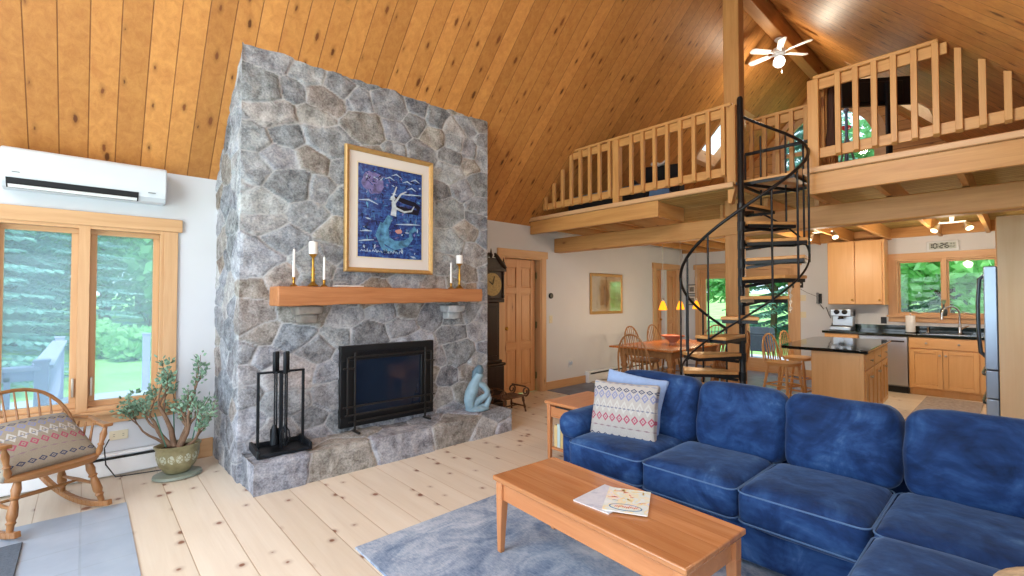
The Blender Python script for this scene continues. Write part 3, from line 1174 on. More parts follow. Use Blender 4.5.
def seapic():
    g = G('night_sea_paint')
    v = g.obj()
    a = g.noise(g.map(v, (1.2, 1, 3.2)), 5.5, 6, .7, 1.6)
    b = g.noise(g.map(v, (4, 1, 1.6)), 9, 4, .7, .8)
    t = g.m('ADD', g.m('MULTIPLY', a, .6), g.m('MULTIPLY', b, .4))
    c = g.ramp(t, [(.36, '#0d1640'), (.46, '#182f70'), (.53, '#294f97'), (.60, '#3f6aa8'), (.66, '#7d9cc0'), (.72, '#b9c8da')])
    return g.base(c, .35, 0, .4)


pm = [seapic(), plain('paint_pale', '#a9bfd2', .5, 0, .3, .2, 30), plain('paint_teal', '#4f86ad', .5, 0, .3, .5, 22), plain('paint_black', '#0b0e24', .5, 0, .3, .3, 30),
      plain('paint_lilac', '#6f6a9c', .5, 0, .3, .5, 28), plain('paint_flesh', '#b7c4cf', .5, 0, .3, .2, 30), plain('paint_rose', '#b98a84', .5), plain('paint_navy', '#0f1a45', .5, 0, .3, .3, 20), plain('paint_mid', '#35619f', .5, 0, .3, .3, 20)]
mb = MB()
mb.box(-.338, .338, -.0155, -.012, -.435, .435, 0)


def blob(poly, mi, y=-.0162):
    mb.prism(poly, 'y', y, y + .0016, mi)


def ring(cx, cz, r, n=20, sx=1, j=.12, seed=1):
    q = random.Random(seed)
    return [(cx + sx * r * math.cos(2 * PI * i / n) * (1 + q.uniform(-j, j)), cz + r * math.sin(2 * PI * i / n) * (1 + q.uniform(-j, j))) for i in range(n)]


def ribbon(pts, w):
    out, bk = [], []
    k = len(pts)
    for i, (x, z) in enumerate(pts):
        x2, z2 = pts[min(i + 1, k - 1)]
        x1, z1 = pts[max(i - 1, 0)]
        d = math.hypot(x2 - x1, z2 - z1) or 1
        ww = w[i] if isinstance(w, (list, tuple)) else w
        nx, nz = -(z2 - z1) / d * ww / 2, (x2 - x1) / d * ww / 2
        out.append((x + nx, z + nz))
        bk.append((x - nx, z - nz))
    return out + bk[::-1]


q = random.Random(77)
for k in range(230):
    x, z = q.uniform(-.31, .31), q.uniform(-.41, .41)
    L = q.uniform(.02, .07)
    a = q.choice((0.0, 0.1, -.1, 1.3, 1.7)) + q.uniform(-.25, .25)
    x2, z2 = max(-.325, min(.325, x + math.cos(a) * L)), max(-.42, min(.42, z + math.sin(a) * L))
    blob(ribbon([(x, z), ((x + x2) / 2 + q.uniform(-.006, .006), (z + z2) / 2), (x2, z2)], [.003, q.uniform(.006, .024), .002]), q.choice((7, 7, 7, 8, 8, 8, 8, 1, 4, 2)), -.0160)
blob(ring(-.19, .27, .105, 22, 1.05, .12, 4), 4, -.0163)
for k in range(22):
    q = random.Random(k)
    x, z = -.19 + q.uniform(-.09, .09), .27 + q.uniform(-.09, .09)
    blob(ribbon([(x, z), (x + q.uniform(-.05, .05), z + q.uniform(-.04, .04))], [.012, .004]), q.choice((0, 3, 1, 7)), -.0170)
# tail, torso, head, hair, arms
blob(ribbon([(-.01, -.03), (-.07, -.14), (-.06, -.26), (.04, -.31), (.16, -.28), (.22, -.22), (.20, -.16)], [.055, .08, .095, .09, .07, .045, .02]), 2, -.0168)
blob(ribbon([(-.10, -.10), (-.14, -.22), (-.08, -.34), (.05, -.37)], [.03, .05, .05, .01]), 2, -.0166)
blob(ribbon([(.20, -.17), (.27, -.12)], [.02, .06]), 2, -.0168)
blob(ribbon([(.02, -.02), (.03, .06), (.02, .12)], [.06, .05, .04]), 5, -.0172)
blob(ring(.015, .15, .026, 12, 1, .05, 2), 5, -.0174)
blob(ribbon([(.03, .165), (.12, .14), (.25, .12), (.30, .09), (.29, .04), (.10, .05), (.05, .07)], [.02, .05, .05, .05, .05, .06, .03]), 3, -.0170)
blob(ribbon([(.02, .1), (.02, .18), (.055, .27)], [.022, .018, .012]), 5, -.0176)
blob(ribbon([(.03, .1), (.10, .2), (.16, .235)], [.022, .018, .01]), 5, -.0178)
blob(ribbon([(.04, .06), (.14, .03), (.22, .05), (.25, .10)], [.022, .02, .016, .01]), 5, -.0178)
blob(ring(.08, -.17, .022, 10, 1.6, .2, 5), 6, -.0176)
for (x, z) in ((.17, .33), (.26, .36), (.22, .27), (-.02, .34), (.05, .38)):
    blob(ribbon([(x - .05, z - .012), (x, z + .01), (x + .05, z - .015)], [.004, .014, .004]), 1, -.0172)
# handwriting-like strokes along the foot of the picture
q = random.Random(9)
x = -.31
while x < .1:
    w = q.uniform(.014, .03)
    blob(ribbon([(x, -.385 + q.uniform(-.006, .006)), (x + w * .4, -.36 + q.uniform(-.012, .012)), (x + w, -.388 + q.uniform(-.008, .01))], .006), 1, -.0172)
    x += w + q.uniform(.004, .014)
for (x0, z0, x1, z1) in ((-.33, .09, -.14, .07), (-.32, -.2, -.2, -.19), (.05, -.1, .32, -.08), (-.33, -.29, -.18, -.27), (.1, .2, .33, .22)):
    blob(ribbon([(x0, z0), ((x0 + x1) / 2, z0 + .012), (x1, z1)], [.004, .016, .004]), 1, -.0164)
mb.build('picture', pm, ART, smooth=0)

# ---- things on the mantel
ZM = 1.548


def candlestick(name, label, x, y, hs, taper, group):
    t = thing(name, label, 'candle holder', (x, y, ZM), 0, group)
    mb = MB()
    if taper:
        pr = [(.028, 0), (.03, .006), (.02, .012), (.008, .02), (.012, .03), (.007, .045), (.013, .06), (.008, hs - .02), (.014, hs - .012), (.011, hs)]
    else:
        pr = [(.042, 0), (.045, .008), (.032, .018), (.014, .04), (.018, .055), (.010, .075), (.017, .1), (.011, .12), (.016, .14), (.009, .17), (.012, hs - .03), (.02, hs - .02), (.032, hs - .006), (.034, hs)]
    mb.lathe(pr, n=18)
    mb.build('stick', M['brass'], t)
    return t


def candle(label, x, y, z, h, taper, group):
    mb = MB()
    if taper:
        mb.lathe([(.010, 0), (.0112, .01), (.0085, h - .012), (.004, h - .003), (.0012, h), (.001, h + .012)], n=14)
    else:
        mb.lathe([(.033, 0), (.035, .003), (.035, h - .004), (.032, h), (.02, h - .004), (.003, h - .005), (.0015, h - .004), (.001, h + .012)], n=20)
    o = mb.build('candle', M['wax'], None, (x, y, z))
    return tag(o, label, 'candle', group)


GC, GH = 'white candles on the mantel', 'brass candle holders on the mantel'
candlestick('candle_holder', 'short brass taper holder at the left end of the mantel', 1.27, 4.06, .075, True, GH)
candle('thin white taper candle standing farthest left on the mantel', 1.27, 4.06, ZM + .075, .235, True, GC)
candlestick('candle_holder', 'tall turned brass stick left of the painting on the mantel', 1.425, 4.06, .275, False, GH)
candle('fat white pillar candle on the tall brass stick left of the painting', 1.425, 4.06, ZM + .275, .105, False, GC)
candlestick('candle_holder', 'short brass taper holder just left of the painting', 1.515, 4.05, .05, True, GH)
candle('short thin white taper beside the left pillar candle', 1.515, 4.05, ZM + .05, .21, True, GC)
candlestick('candle_holder', 'tall brass stick at the right end of the mantel', 2.955, 4.06, .27, False, GH)
candle('fat white pillar candle at the right end of the mantel', 2.955, 4.06, ZM + .27, .09, False, GC)
candlestick('candle_holder', 'short brass taper holder right of the painting', 2.84, 4.05, .055, True, GH)
candle('thin white taper candle right of the painting', 2.84, 4.05, ZM + .055, .22, True, GC)
mb = MB()
mb.box(1.60, 1.84, 3.97, 4.1, ZM, ZM + .012)
tag(mb.build('folded_paper', M['mat'], bevel=.003), 'low flat white paper lying on the mantel under the painting', 'paper')

# ---- fire tool set on the hearth
FT = thing('fire_tool_stand', 'square black iron fire tool stand on the left of the stone hearth', 'fire tool stand', (1.165, 4.0, .243), math.radians(-3))
mb = MB()
w, d = .185, .14
mb.box(-w, w, -d, d, 0, .016)
mb.build('tray', M['iron'], FT, bevel=.003)
mb = MB()
mb.box(-w - .012, -w + .01, -d - .012, d + .012, 0, .06)
mb.box(w - .01, w + .012, -d - .012, d + .012, 0, .06)
mb.box(-w, w, d - .01, d + .012, 0, .045)
mb.box(-w, w, -d - .012, -d + .01, 0, .03)
mb.build('rim', M['iron'], FT, bevel=.003)
for sx in (-1, 1):
    mb = MB()
    mb.bar((sx * .165, .0, .016), (sx * .165, 0, .62), .02, .02, up=(0, 1, 0))
    mb.build('upright', M['iron'], FT, bevel=.002)
mb = MB()
mb.bar((-.175, 0, .62), (.175, 0, .62), .024, .016)
mb.bar((-.05, -.05, .62), (.05, .05, .62), .02, .012)
mb.bar((-.05, .05, .62), (.05, -.05, .62), .02, .012)
mb.build('crossbar', M['iron'], FT, bevel=.002)
mb = MB()
mb.bar((0, 0, .016), (0, 0, .62), .026, .026, up=(0, 1, 0))
mb.build('post', M['iron'], FT, bevel=.002)
FTM = Matrix.Translation((1.165, 4.0, .243)) @ Matrix.Rotation(math.radians(-3), 4, 'Z')


def firetool(name, label, cat, dx, dy, head):
    t = thing(name, label, cat, tuple(FTM @ Vector((dx, dy, 0))), math.radians(-3), 'fire tools hanging from the iron stand')
    mb = MB()
    mb.lathe([(.014, .605), (.0175, .61), (.0175, .77), (.014, .777)], n=12)
    mb.build('handle', M['iron'], t)
    mb = MB()
    mb.tube([(0, 0, .14), (0, 0, .61)], .006, 8)
    mb.build('rod', M['iron'], t)
    mb = MB()
    head(mb)
    mb.build('head', M['iron'], t)


def h_brush(mb):
    mb.lathe([(.012, .20), (.02, .185), (.024, .15), (.034, .05), (.03, .045)], n=14)


def h_shovel(mb):
    for i in range(6):
        x0, x1 = -.045 + .015 * i, -.03 + .015 * i
        z = lambda x: .012 * math.cos(x / .045 * PI / 2)
        mb.hexa([(x0, z(x0), .035), (x1, z(x1), .035), (x1, z(x1), .16), (x0, z(x0), .16), (x0, z(x0) + .004, .035), (x1, z(x1) + .004, .035), (x1, z(x1) + .004, .16), (x0, z(x0) + .004, .16)])


def h_poker(mb):
    mb.tube([(0, 0, .15), (0, 0, .06), (0, 0, .04)], [.006, .006, .002], 8)
    mb.tube([(0, 0, .09), (.02, 0, .075), (.035, 0, .09)], [.005, .005, .002], 6)


def h_tongs(mb):
    for s in (-1, 1):
        mb.tube([(0, 0, .2), (s * .03, 0, .15), (s * .036, 0, .09), (s * .006, 0, .035)], [.006, .005, .005, .004], 8)
    for s in (-1, 1):
        mb.tube([(0, s * .004, .2), (0, s * .03, .15), (0, s * .034, .09), (0, s * .006, .035)], [.006, .005, .005, .004], 8)


firetool('hearth_brush', 'black hearth brush hanging at the far left of the iron stand', 'hearth brush', -.045, .012, h_brush)
firetool('ash_shovel', 'black ash shovel hanging behind the post of the iron stand', 'shovel', -.022, .048, h_shovel)
firetool('fire_poker', 'black fire poker hanging at the right of the iron stand', 'poker', .048, .02, h_poker)
firetool('log_tongs', 'black looped log tongs hanging at the front of the iron stand', 'tongs', .02, -.04, h_tongs)

# ---- stone figure on the hearth: a seated hooded form with a hollow middle
ST = thing('abstract_sculpture', 'small pale blue-grey stone sculpture of a crouched figure on the hearth', 'sculpture', (3.16, 3.99, .24), math.radians(-20))
ST.scale = (1.0, 1.0, 1.0)
mb = MB()
mb.tube([(-.09, 0, .02), (-.10, 0, .10), (-.085, 0, .18), (-.05, 0, .26), (-.01, 0, .33), (.01, 0, .38), (.005, 0, .42)], [.05, .062, .066, .062, .052, .05, .02], 14)
mb.tube([(-.02, -.01, .30), (.05, -.03, .26), (.095, -.03, .20), (.085, -.02, .15), (.0, -.01, .10), (-.05, 0, .06)], [.035, .034, .032, .034, .04, .045], 12)
mb.tube([(.10, -.02, .19), (.12, -.02, .12), (.09, -.01, .04), (.03, 0, .025), (-.06, 0, .03)], [.022, .03, .034, .04, .045], 12)
mb.lathe([(.13, 0), (.135, .012), (.10, .035), (.06, .05)], (-.01, 0, 0), 20, sy=.7)
mb.build('figure', plain('blue_soapstone', '#839fae', .55, 0, .4, .22, 9), ST, smooth=60)
mb = MB()
mb.ball((.012, -.005, .425), .052, 14, 0, (.9, .9, 1.15))
mb.tube([(.0, .01, .45), (-.03, .02, .40), (-.05, .02, .33)], [.03, .035, .02], 10)
mb.build('hood', plain('dark_soapstone', '#566f7e', .55, 0, .4, .22, 9), ST, smooth=60)

# ---- clock in the corner behind the chimney
CLX, CLY = 3.94, 4.83
CK = thing('grandfather_clock', 'dark carved longcase clock with brass dial standing beside the chimney', 'clock', (CLX, CLY, 0), 0)
CK.scale = (1, 1, .98)
mb = MB()
mb.box(-.25, .25, -.16, .16, 0, .08)
mb.box(-.22, .22, -.14, .14, .08, .56)
mb.box(-.24, .24, -.155, .155, .56, .60)
mb.build('base', M['dark_z'], CK, bevel=.012)
mb = MB()
mb.box(-.16, .16, -.11, .13, .60, 1.42)
mb.box(-.22, .22, -.145, .145, 1.42, 1.47)
mb.box(-.19, .19, -.13, .14, .60, .64)
trk = mb.build('trunk', M['dark_z'], CK, bevel=.01)
mb = MB()
mb.box(-.115, .115, -.122, -.108, .70, 1.36)
mb.build('trunk_door', M['dark_z'], trk, bevel=.006)
mb = MB()
mb.box(-.21, .21, -.14, .14, 1.47, 1.84)
mb.box(-.24, .24, -.16, .15, 1.84, 1.88)
for sx in (-1, 1):
    mb.turned((sx * .19, -.15, 1.48), (sx * .19, -.15, 1.84), [(0, .018), (.1, .018), (.12, .012), (.5, .013), (.88, .012), (.9, .018), (1, .018)], 10)
hood = mb.build('hood', M['dark_z'], CK, bevel=.008)
mb = MB()
mb.lathe([(.001, 0), (.15, 0), (.155, .004), (.155, .012), (.001, .013)], n=32, M=Matrix.Translation((0, -.14, 1.66)) @ Matrix.Rotation(PI / 2, 4, 'X'))
mb.build('dial', plain('brass_dial', '#8f7a50', .4, .5, .5, .25, 40), hood)
mb = MB()
mb.bar((0, -.156, 1.66), (-.055, -.156, 1.70), .012, .003, up=(0, 1, 0))
mb.bar((0, -.157, 1.66), (.03, -.157, 1.775), .009, .003, up=(0, 1, 0))
mb.build('hands', M['black'], hood)
mb = MB()
for sx in (-1, 1):      # swan-neck pediment
    mb.tube([(sx * .24, -.14, 1.89), (sx * .20, -.14, 1.93), (sx * .14, -.14, 1.98), (sx * .08, -.14, 2.05), (sx * .055, -.14, 2.07), (sx * .045, -.14, 2.045), (sx * .065, -.14, 2.035)], [.022, .03, .03, .026, .022, .018, .012], 10)
mb.prism([(-.22, 1.88), (.22, 1.88), (.13, 1.97), (.07, 2.02), (-.07, 2.02), (-.13, 1.97)], 'y', -.14, .1)
mb.build('pediment', M['dark_x'], CK)
for x, z in ((-.22, 1.88), (0, 1.99), (.22, 1.88)):
    mb = MB()
    mb.lathe([(.02, 0), (.022, .02), (.012, .03), (.026, .06), (.026, .075), (.012, .10), (.006, .14), (.001, .16)], (x, -.12, z), 12)
    mb.build('finial', M['dark_z'], CK)

# ---- small scroll-ended stool beside the hearth
SB = thing('scroll_stool', 'small dark brown scroll-ended stool between the clock and hearth', 'stool', (3.98, 4.42, 0), math.radians(2))
SB.scale = (.8, .8, .72)
mb = MB()
for k in range(5):
    mb.box(-.24, .24, -.17 + k * .07, -.115 + k * .07, .27, .29)
mb.build('slatted_seat', M['walnut_x'], SB, bevel=.004)
for sx in (-1, 1):
    mb = MB()
    pts = []
    for k in range(22):
        a = -PI / 2 + k * .40
        r = .085 - k * .0028
        pts.append((sx * (.24 + math.cos(a) * r), -.1, .355 + math.sin(a) * r))
    for yy in (-.16, .15):
        mb.tube([(p[0], yy, p[2]) for p in pts], .014, 8)
    mb.tube([(sx * .24, -.16, .44), (sx * .24, .15, .44)], .014, 8)
    mb.build('scroll_arm', M['walnut_x'], SB)
    for sy in (-1, 1):
        mb = MB()
        mb.turned((sx * .2, sy * .13, .27), (sx * .24, sy * .16, 0), [(0, .018), (.3, .022), (.4, .014), (.7, .02), (.8, .012), (1, .016)], 8)
        mb.build('leg', M['walnut_z'], SB)
mb = MB()
mb.bar((-.21, 0, .1), (.21, 0, .1), .02, .02)
for sx in (-1, 1):
    mb.bar((sx * .22, -.14, .1), (sx * .22, .14, .1), .02, .02)
mb.build('stretcher', M['walnut_x'], SB)
# ------------------------------------------------------------------ timber frame, loft, stairs
LX, BX = 4.95, 5.62        # loft edge, carrying beam
ZF = 2.655                # loft floor
NY0, NY1 = 1.33, 1.99     # the stair notch between the two loft parts


def beam(name, label, cat, b, mat, bevel=.01, group=None):
    mb = MB()
    mb.box(*b)
    return tag(mb.build(name, mat, bevel=bevel), label, cat, group)


beam('carrying_beam', 'heavy pine beam with drying cracks running under the loft edge', 'beam', (BX - .08, BX + .08, YR, YW, 2.175, 2.40), M['beam_y'], .014)
beam('support_post', 'square pine post rising from the floor to the ridge beside the spiral stairs', 'post', (5.515, 5.675, 2.15, 2.33, 0, 2.185), M['beam_z'], .01)
mb = MB()
mb.box(5.515, 5.675, 2.15, 2.33, 2.40, 5.25)
tag(mb.build('upper_post', M['beam_z'], bevel=.01), 'square pine post above the loft beam carrying the ridge', 'post')
mb = MB()
mb.box(XF, XB, 2.2, 2.34, 5.15, 5.5)
tag(mb.build('ridge_beam', M['beam_x'], bevel=.01), 'long pine ridge beam under the peak of the ceiling', 'beam')

# loft floor: boards above, tongue-and-groove soffit below, notch left open for the stairs
mb = MB()
for a, b, c, d in ((LX, BX, YR, NY0), (LX, BX, NY1, YW), (BX, XB, YR, YW)):
    mb.box(a, b, c, d, 2.60, ZF, 0)
    mb.box(a + .002, b - .002, c + .002, d - .002, 2.588, 2.60, 1)
struct(mb.build('floor_loft', [M['deckwood'], M['soffit']], smooth=0))
# rounded nosing along the loft edges
mb = MB()
for p, q in (((LX - .012, YR, 2.63), (LX - .012, NY0 - .0, 2.63)), ((LX - .012, NY1, 2.63), (LX - .012, YW, 2.63)), ((LX - .02, NY0 + .012, 2.63), (BX, NY0 + .012, 2.63))):
    mb.bar(p, q, .03, .055)
struct(mb.build('trim_6', M['trim_y'], bevel=.008))

# fascia boards
GJ = 'pine joists under the loft'
beam('loft_fascia', 'pine fascia board on the front of the left loft', 'fascia', (LX, LX + .045, 2.86, 4.995, 2.41, 2.60), M['pine_y'], .005, 'loft fascia boards')
beam('loft_fascia', 'short pine end board closing the left loft frame by the post', 'fascia', (LX + .045, BX - .04, 2.86, 2.90, 2.41, 2.588), M['pine_x'], .005, 'loft fascia boards')
beam('loft_fascia', 'long pine fascia board on the front of the right loft', 'fascia', (LX, LX + .045, -.455, NY0, 2.41, 2.60), M['pine_y'], .005, 'loft fascia boards')
beam('loft_fascia', 'pine end board of the right loft facing the spiral stairs', 'fascia', (LX + .045, BX - .04, NY0 - .045, NY0, 2.41, 2.60), M['pine_x'], .005, 'loft fascia boards')
k = 0
for y in (3.45, 3.98, 4.5):
    beam('floor_joist', 'pine joist under the left loft, %s from the post' % ORD[k], 'joist', (LX + .045, XB, y - .02, y + .02, 2.41, 2.588), M['pine_x'], .003, GJ)
    k += 1
k = 0
for y in (.82, .30, -.22):
    beam('floor_joist', 'pine joist under the right loft, %s from the stairs' % ORD[k], 'joist', (LX + .045, XB, y - .022, y + .022, 2.41, 2.588), M['pine_x'], .003, GJ)
    k += 1
beam('floor_joist', 'pine joist behind the post above the kitchen island', 'joist', (BX + .08, XB, 1.42, 1.465, 2.41, 2.588), M['pine_x'], .003, GJ)
beam('floor_joist', 'pine joist over the dining end, just left of the post', 'joist', (BX + .08, XB, 2.42, 2.46, 2.41, 2.588), M['pine_x'], .003, GJ)
beam('floor_joist', 'pine joist above the spiral stair landing', 'joist', (BX + .08, XB, 1.92, 1.96, 2.41, 2.588), M['pine_x'], .003, GJ)
beam('ledger_beam', 'brown pine ledger along the kitchen wall under the loft', 'beam', (XB - .06, XB, YR, YW, 2.43, 2.588), M['pine_y'], .004)
mb = MB()
mb.prism([(1.98, 2.60), (2.06, 2.60), (2.06, 2.44), (2.02, 2.44)], 'x', LX + .01, LX + .09)
tag(mb.build('wood_bracket', M['pine_z'], bevel=.004), 'small pine block under the end of the left loft railing', 'bracket')


# railings
def railing(label, p0, p1, top, n, ends=(True, True), mids=(), roof=True, bw=.042):
    """pine railing between floor points p0 and p1; balusters stop at the sloping ceiling"""
    t = thing('loft_railing', label, 'railing', (0, 0, 0), 0, 'pine railings of the loft')
    a, b = Vector(p0), Vector(p1)
    d = (b - a)
    L = d.length
    d.normalize()
    along_y = abs(d.y) > abs(d.x)
    k = 'y' if along_y else 'x'
    up = Vector((0, 0, 1))

    def cl(p, ztop, m=.02):
        return min(ztop, zceil(p.y) - m) if roof else ztop
    # clip the top rail where it meets the slope
    zt = ZF + top
    ta, tb = 0.0, L
    while zceil((a + d * ta).y) < zt + .005 and ta < L:
        ta += .01
    while zceil((a + d * tb).y) < zt + .005 and tb > 0:
        tb -= .01
    mb = MB()
    mb.bar(a + d * ta + up * (top - .018), a + d * tb + up * (top - .018), .085, .036)
    mb.build('top_rail', M['pine_' + k], t, bevel=.01)
    tc, td = 0.0, L
    while zceil((a + d * tc).y) < zt - .05 and tc < L:
        tc += .01
    while zceil((a + d * td).y) < zt - .05 and td > 0:
        td -= .01
    mb = MB()
    mb.bar(a + d * tc + up * (top - .085), a + d * td + up * (top - .085), .032, .095)
    mb.build('upper_rail', M['pine_' + k], t, bevel=.005)
    te, tf = 0.0, L
    while zceil((a + d * te).y) < ZF + .2 and te < L:
        te += .01
    while zceil((a + d * tf).y) < ZF + .2 and tf > 0:
        tf -= .01
    mb = MB()
    mb.bar(a + d * te + up * .135, a + d * tf + up * .135, .032, .095)
    mb.build('bottom_rail', M['pine_' + k], t, bevel=.005)
    nw = []
    if ends[0]:
        nw.append(0.0)
    if ends[1]:
        nw.append(L)
    nw += list(mids)
    for s in nw:
        p = a + d * s
        mb = MB()
        z1 = cl(p, zt - .036, .0)
        mb.box(p.x - .045, p.x + .045, p.y - .045, p.y + .045, ZF - .02, z1)
        mb.build('newel_post', M['pine_z'], t, bevel=.005)
    side = Vector((d.y, -d.x, 0))
    if side.x > 0 or (abs(side.x) < 1e-6 and side.y > 0):
        side = -side
    for i in range(n):
        s = L * (i + .5) / n
        if any(abs(s - q) < .075 for q in nw):
            continue
        p = a + d * s + side * .035
        z1 = cl(p, zt - .036, .01)
        if z1 < ZF + .25:
            continue
        mb = MB()
        q = bw / 2
        z0 = ZF + .075
        yy = lambda yv: min(z1, zceil(yv) - .004)
        vs = [(p.x - q, p.y - q, z0 + .02), (p.x + q, p.y - q, z0), (p.x + q, p.y + q, z0), (p.x - q, p.y + q, z0 + .02)]
        vs += [(x, y, yy(y)) for (x, y, z) in vs]
        mb.hexa(vs)
        mb.build('baluster', M['pine_z'], t, bevel=.003)
    return t


railing('long pine railing along the edge of the left loft', (LX + .05, 2.02, ZF), (LX + .05, 4.92, ZF), .85, 18, (True, False), (1.44,))
railing('pine railing along the front of the right loft, running under the slope', (LX + .05, 1.275, ZF), (LX + .05, -.42, ZF), .86, 13, (True, False))
railing('short pine railing across the back of the stair opening', (BX + .02, 2.12, ZF), (BX + .02, 1.30, ZF), .85, 6, (False, False))
railing('short pine railing on the right side of the stair opening, seen end-on', (LX + .12, NY0 - .055, ZF), (BX, NY0 - .055, ZF), .85, 6, (False, False))

# ---- spiral staircase
SX, SY = 4.75, 1.845
SP = thing('spiral_staircase', 'black steel spiral staircase with oak treads rising to the loft', 'spiral staircase', (SX, SY, 0))
mb = MB()
mb.lathe([(.12, 0), (.12, .012), (.04, .016), (.029, .03), (.029, 3.42), (.02, 3.44), (.001, 3.445)], n=20)
mb.build('centre_pole', M['black'], SP)
RISE, RT, RH = .1835, .545, .565


def ang(z):
    return math.radians(275 + (z - 1.80) / RISE * 27)


treadset = []
for kk in range(1, 14):
    z = RISE * kk
    t = ang(z)
    w0, w1 = .06, .155
    ca, sa = math.cos(t), math.sin(t)

    def R(r, w, zz):
        return (r * ca - w * sa, r * sa + w * ca, zz)
    mb = MB()
    mb.hexa([R(.05, -w0, z - .03), R(RT, -w1, z - .03), R(RT, w1, z - .03), R(.05, w0, z - .03), R(.05, -w0, z), R(RT, -w1, z), R(RT, w1, z), R(.05, w0, z)])
    tr = mb.build('tread', M['tread'], SP, bevel=.006)
    mb = MB()
    for s in (-1, 1):
        mb.bar(R(.04, s * w0 * .8, z - .045), R(RT - .01, s * w1 * .88, z - .045), .012, .03)
    mb.bar(R(RT - .015, -w1 * .88, z - .045), R(RT - .015, w1 * .88, z - .045), .012, .03)
    mb.bar(R(.04, 0, z - .09), R(RT * .62, 0, z - .05), .012, .028)
    mb.lathe([(.036, z - .09), (.036, z - .004)], n=16)
    mb.build('tread_bracket', M['black'], tr)
# outer stringer tube at the tread ends
mb = MB()
pts = []
z = RISE * .6
while z <= RISE * 13.6:
    t = ang(z)
    pts.append((math.cos(t) * (RT + .02), math.sin(t) * (RT + .02), z - .03))
    z += .03
mb.tube(pts, .009, 8)
mb.build('stringer', M['black'], SP)
mb = MB()
pts = []
z = RISE * 1.0
while z <= RISE * 14.4:
    t = ang(z)
    rr_ = RH
    pts.append((math.cos(t) * rr_, math.sin(t) * rr_, z + .93))
    z += .03
mb.tube(pts, .0145, 10)
mb.build('handrail', M['black'], SP)
for kk in range(1, 14):
    z = RISE * kk
    t = ang(z)
    rr_ = RH
    mb = MB()
    top = z + .93 if kk <= 12 else z + .8
    mb.tube([(math.cos(t) * (RT + .02), math.sin(t) * (RT + .02), z - .06), (math.cos(t) * rr_, math.sin(t) * rr_, top)], .0095, 8)
    mb.build('baluster', M['black'], SP)
# landing at the top
mb = MB()
mb.box(.10, .74, -.44, .06, 2.605, 2.63)
ld = mb.build('landing', M['tread'], SP, bevel=.005)
mb = MB()
for p, q in (((.10, -.44, 2.59), (.75, -.44, 2.59)), ((.02, .05, 2.59), (.75, .05, 2.59)), ((.10, -.44, 2.59), (.10, .05, 2.59)), ((.74, -.44, 2.59), (.74, .05, 2.59)), ((.0, -.02, 2.57), (.74, -.3, 2.57))):
    mb.bar(p, q, .01, .03)
mb.build('landing_frame', M['black'], ld)
mb = MB()
mb.bar((.70, -.42, 3.06), (.70, .22, 3.06), .03, .03)
for y in (-.42, .22):
    mb.bar((.70, y, 3.06), (.70, y, 2.6), .016, .016, up=(0, 1, 0))
mb.build('guard_bar', M['black'], ld)
# ---- ceiling fan under the ridge
FN = thing('ceiling_fan', 'white ceiling fan with six blades and a lit globe under the ridge', 'ceiling fan', (7.25, 2.27, 4.92), math.radians(12))
FN.scale = (.86, .86, 1)
mb = MB()
mb.lathe([(.001, .23), (.065, .228), (.07, .215), (.045, .19), (.014, .185), (.012, .10), (.03, .095)], n=20)
mb.build('canopy', M['white'], FN)
mb = MB()
mb.lathe([(.03, .095), (.085, .085), (.10, .06), (.10, .02), (.085, .0), (.05, -.012), (.05, -.035), (.001, -.036)], n=24)
mb.build('motor', M['white'], FN)
mb = MB()
mb.lathe([(.04, -.035), (.07, -.05), (.088, -.085), (.088, -.115), (.07, -.155), (.04, -.175), (.001, -.18)], n=24)
mb.build('lamp_globe', glow('fan_globe_light', '#fff6e6', 3), FN)
for i in range(6):
    t = 2 * PI * i / 6 + .2
    c, s = math.cos(t), math.sin(t)
    mb = MB()
    P = lambda r, w, z: (r * c - w * s, r * s + w * c, z + w * .18)
    mb.hexa([P(.16, -.045, .025), P(.46, -.062, .025), P(.46, .062, .025), P(.16, .045, .025), P(.16, -.045, .033), P(.46, -.062, .033), P(.46, .062, .033), P(.16, .045, .033)])
    mb.hexa([P(.46, -.062, .025), P(.50, -.03, .025), P(.50, .03, .025), P(.46, .062, .025), P(.46, -.062, .033), P(.50, -.03, .033), P(.50, .03, .033), P(.46, .062, .033)])
    bl = mb.build('blade', M['white'], FN, bevel=.003)
    mb = MB()
    mb.bar(P(.08, 0, .02), P(.2, 0, .022), .03, .008)
    mb.build('blade_iron', M['white'], bl)
mb = MB()
mb.tube([(.03, -.03, -.03), (.035, -.035, -.24)], .003, 5)
mb.ball((.035, -.035, -.25), .012, 8)
mb.build('pull_chain', M['nickel'], FN)

# ---- things up in the loft
tv0, tv1 = Vector((6.05, 1.29, 0)), Vector((6.50, .74, 0))
dv = (tv1 - tv0)
tl = dv.length
tc = (tv0 + tv1) / 2
TV = thing('television', 'black flat-screen television on a pole stand in the loft, seen from behind', 'television', (tc.x, tc.y, ZF), math.atan2(dv.y, dv.x))
mb = MB()
mb.box(-tl / 2, tl / 2, -.02, .02, .87, 1.17)
scr = mb.build('screen', M['tv'], TV, bevel=.006)
mb = MB()
mb.box(-tl / 3, tl / 3, -.045, -.02, .90, 1.12)
mb.build('rear_housing', M['tv'], scr, bevel=.01)
mb = MB()
mb.bar((.08, -.06, .02), (.08, -.06, 1.1), .05, .035, up=(0, 1, 0))
mb.build('stand_pole', M['black'], TV, bevel=.004)
mb = MB()
mb.box(-.18, .3, -.2, .12, 0, .02)
mb.build('stand_base', M['black'], TV, bevel=.006)

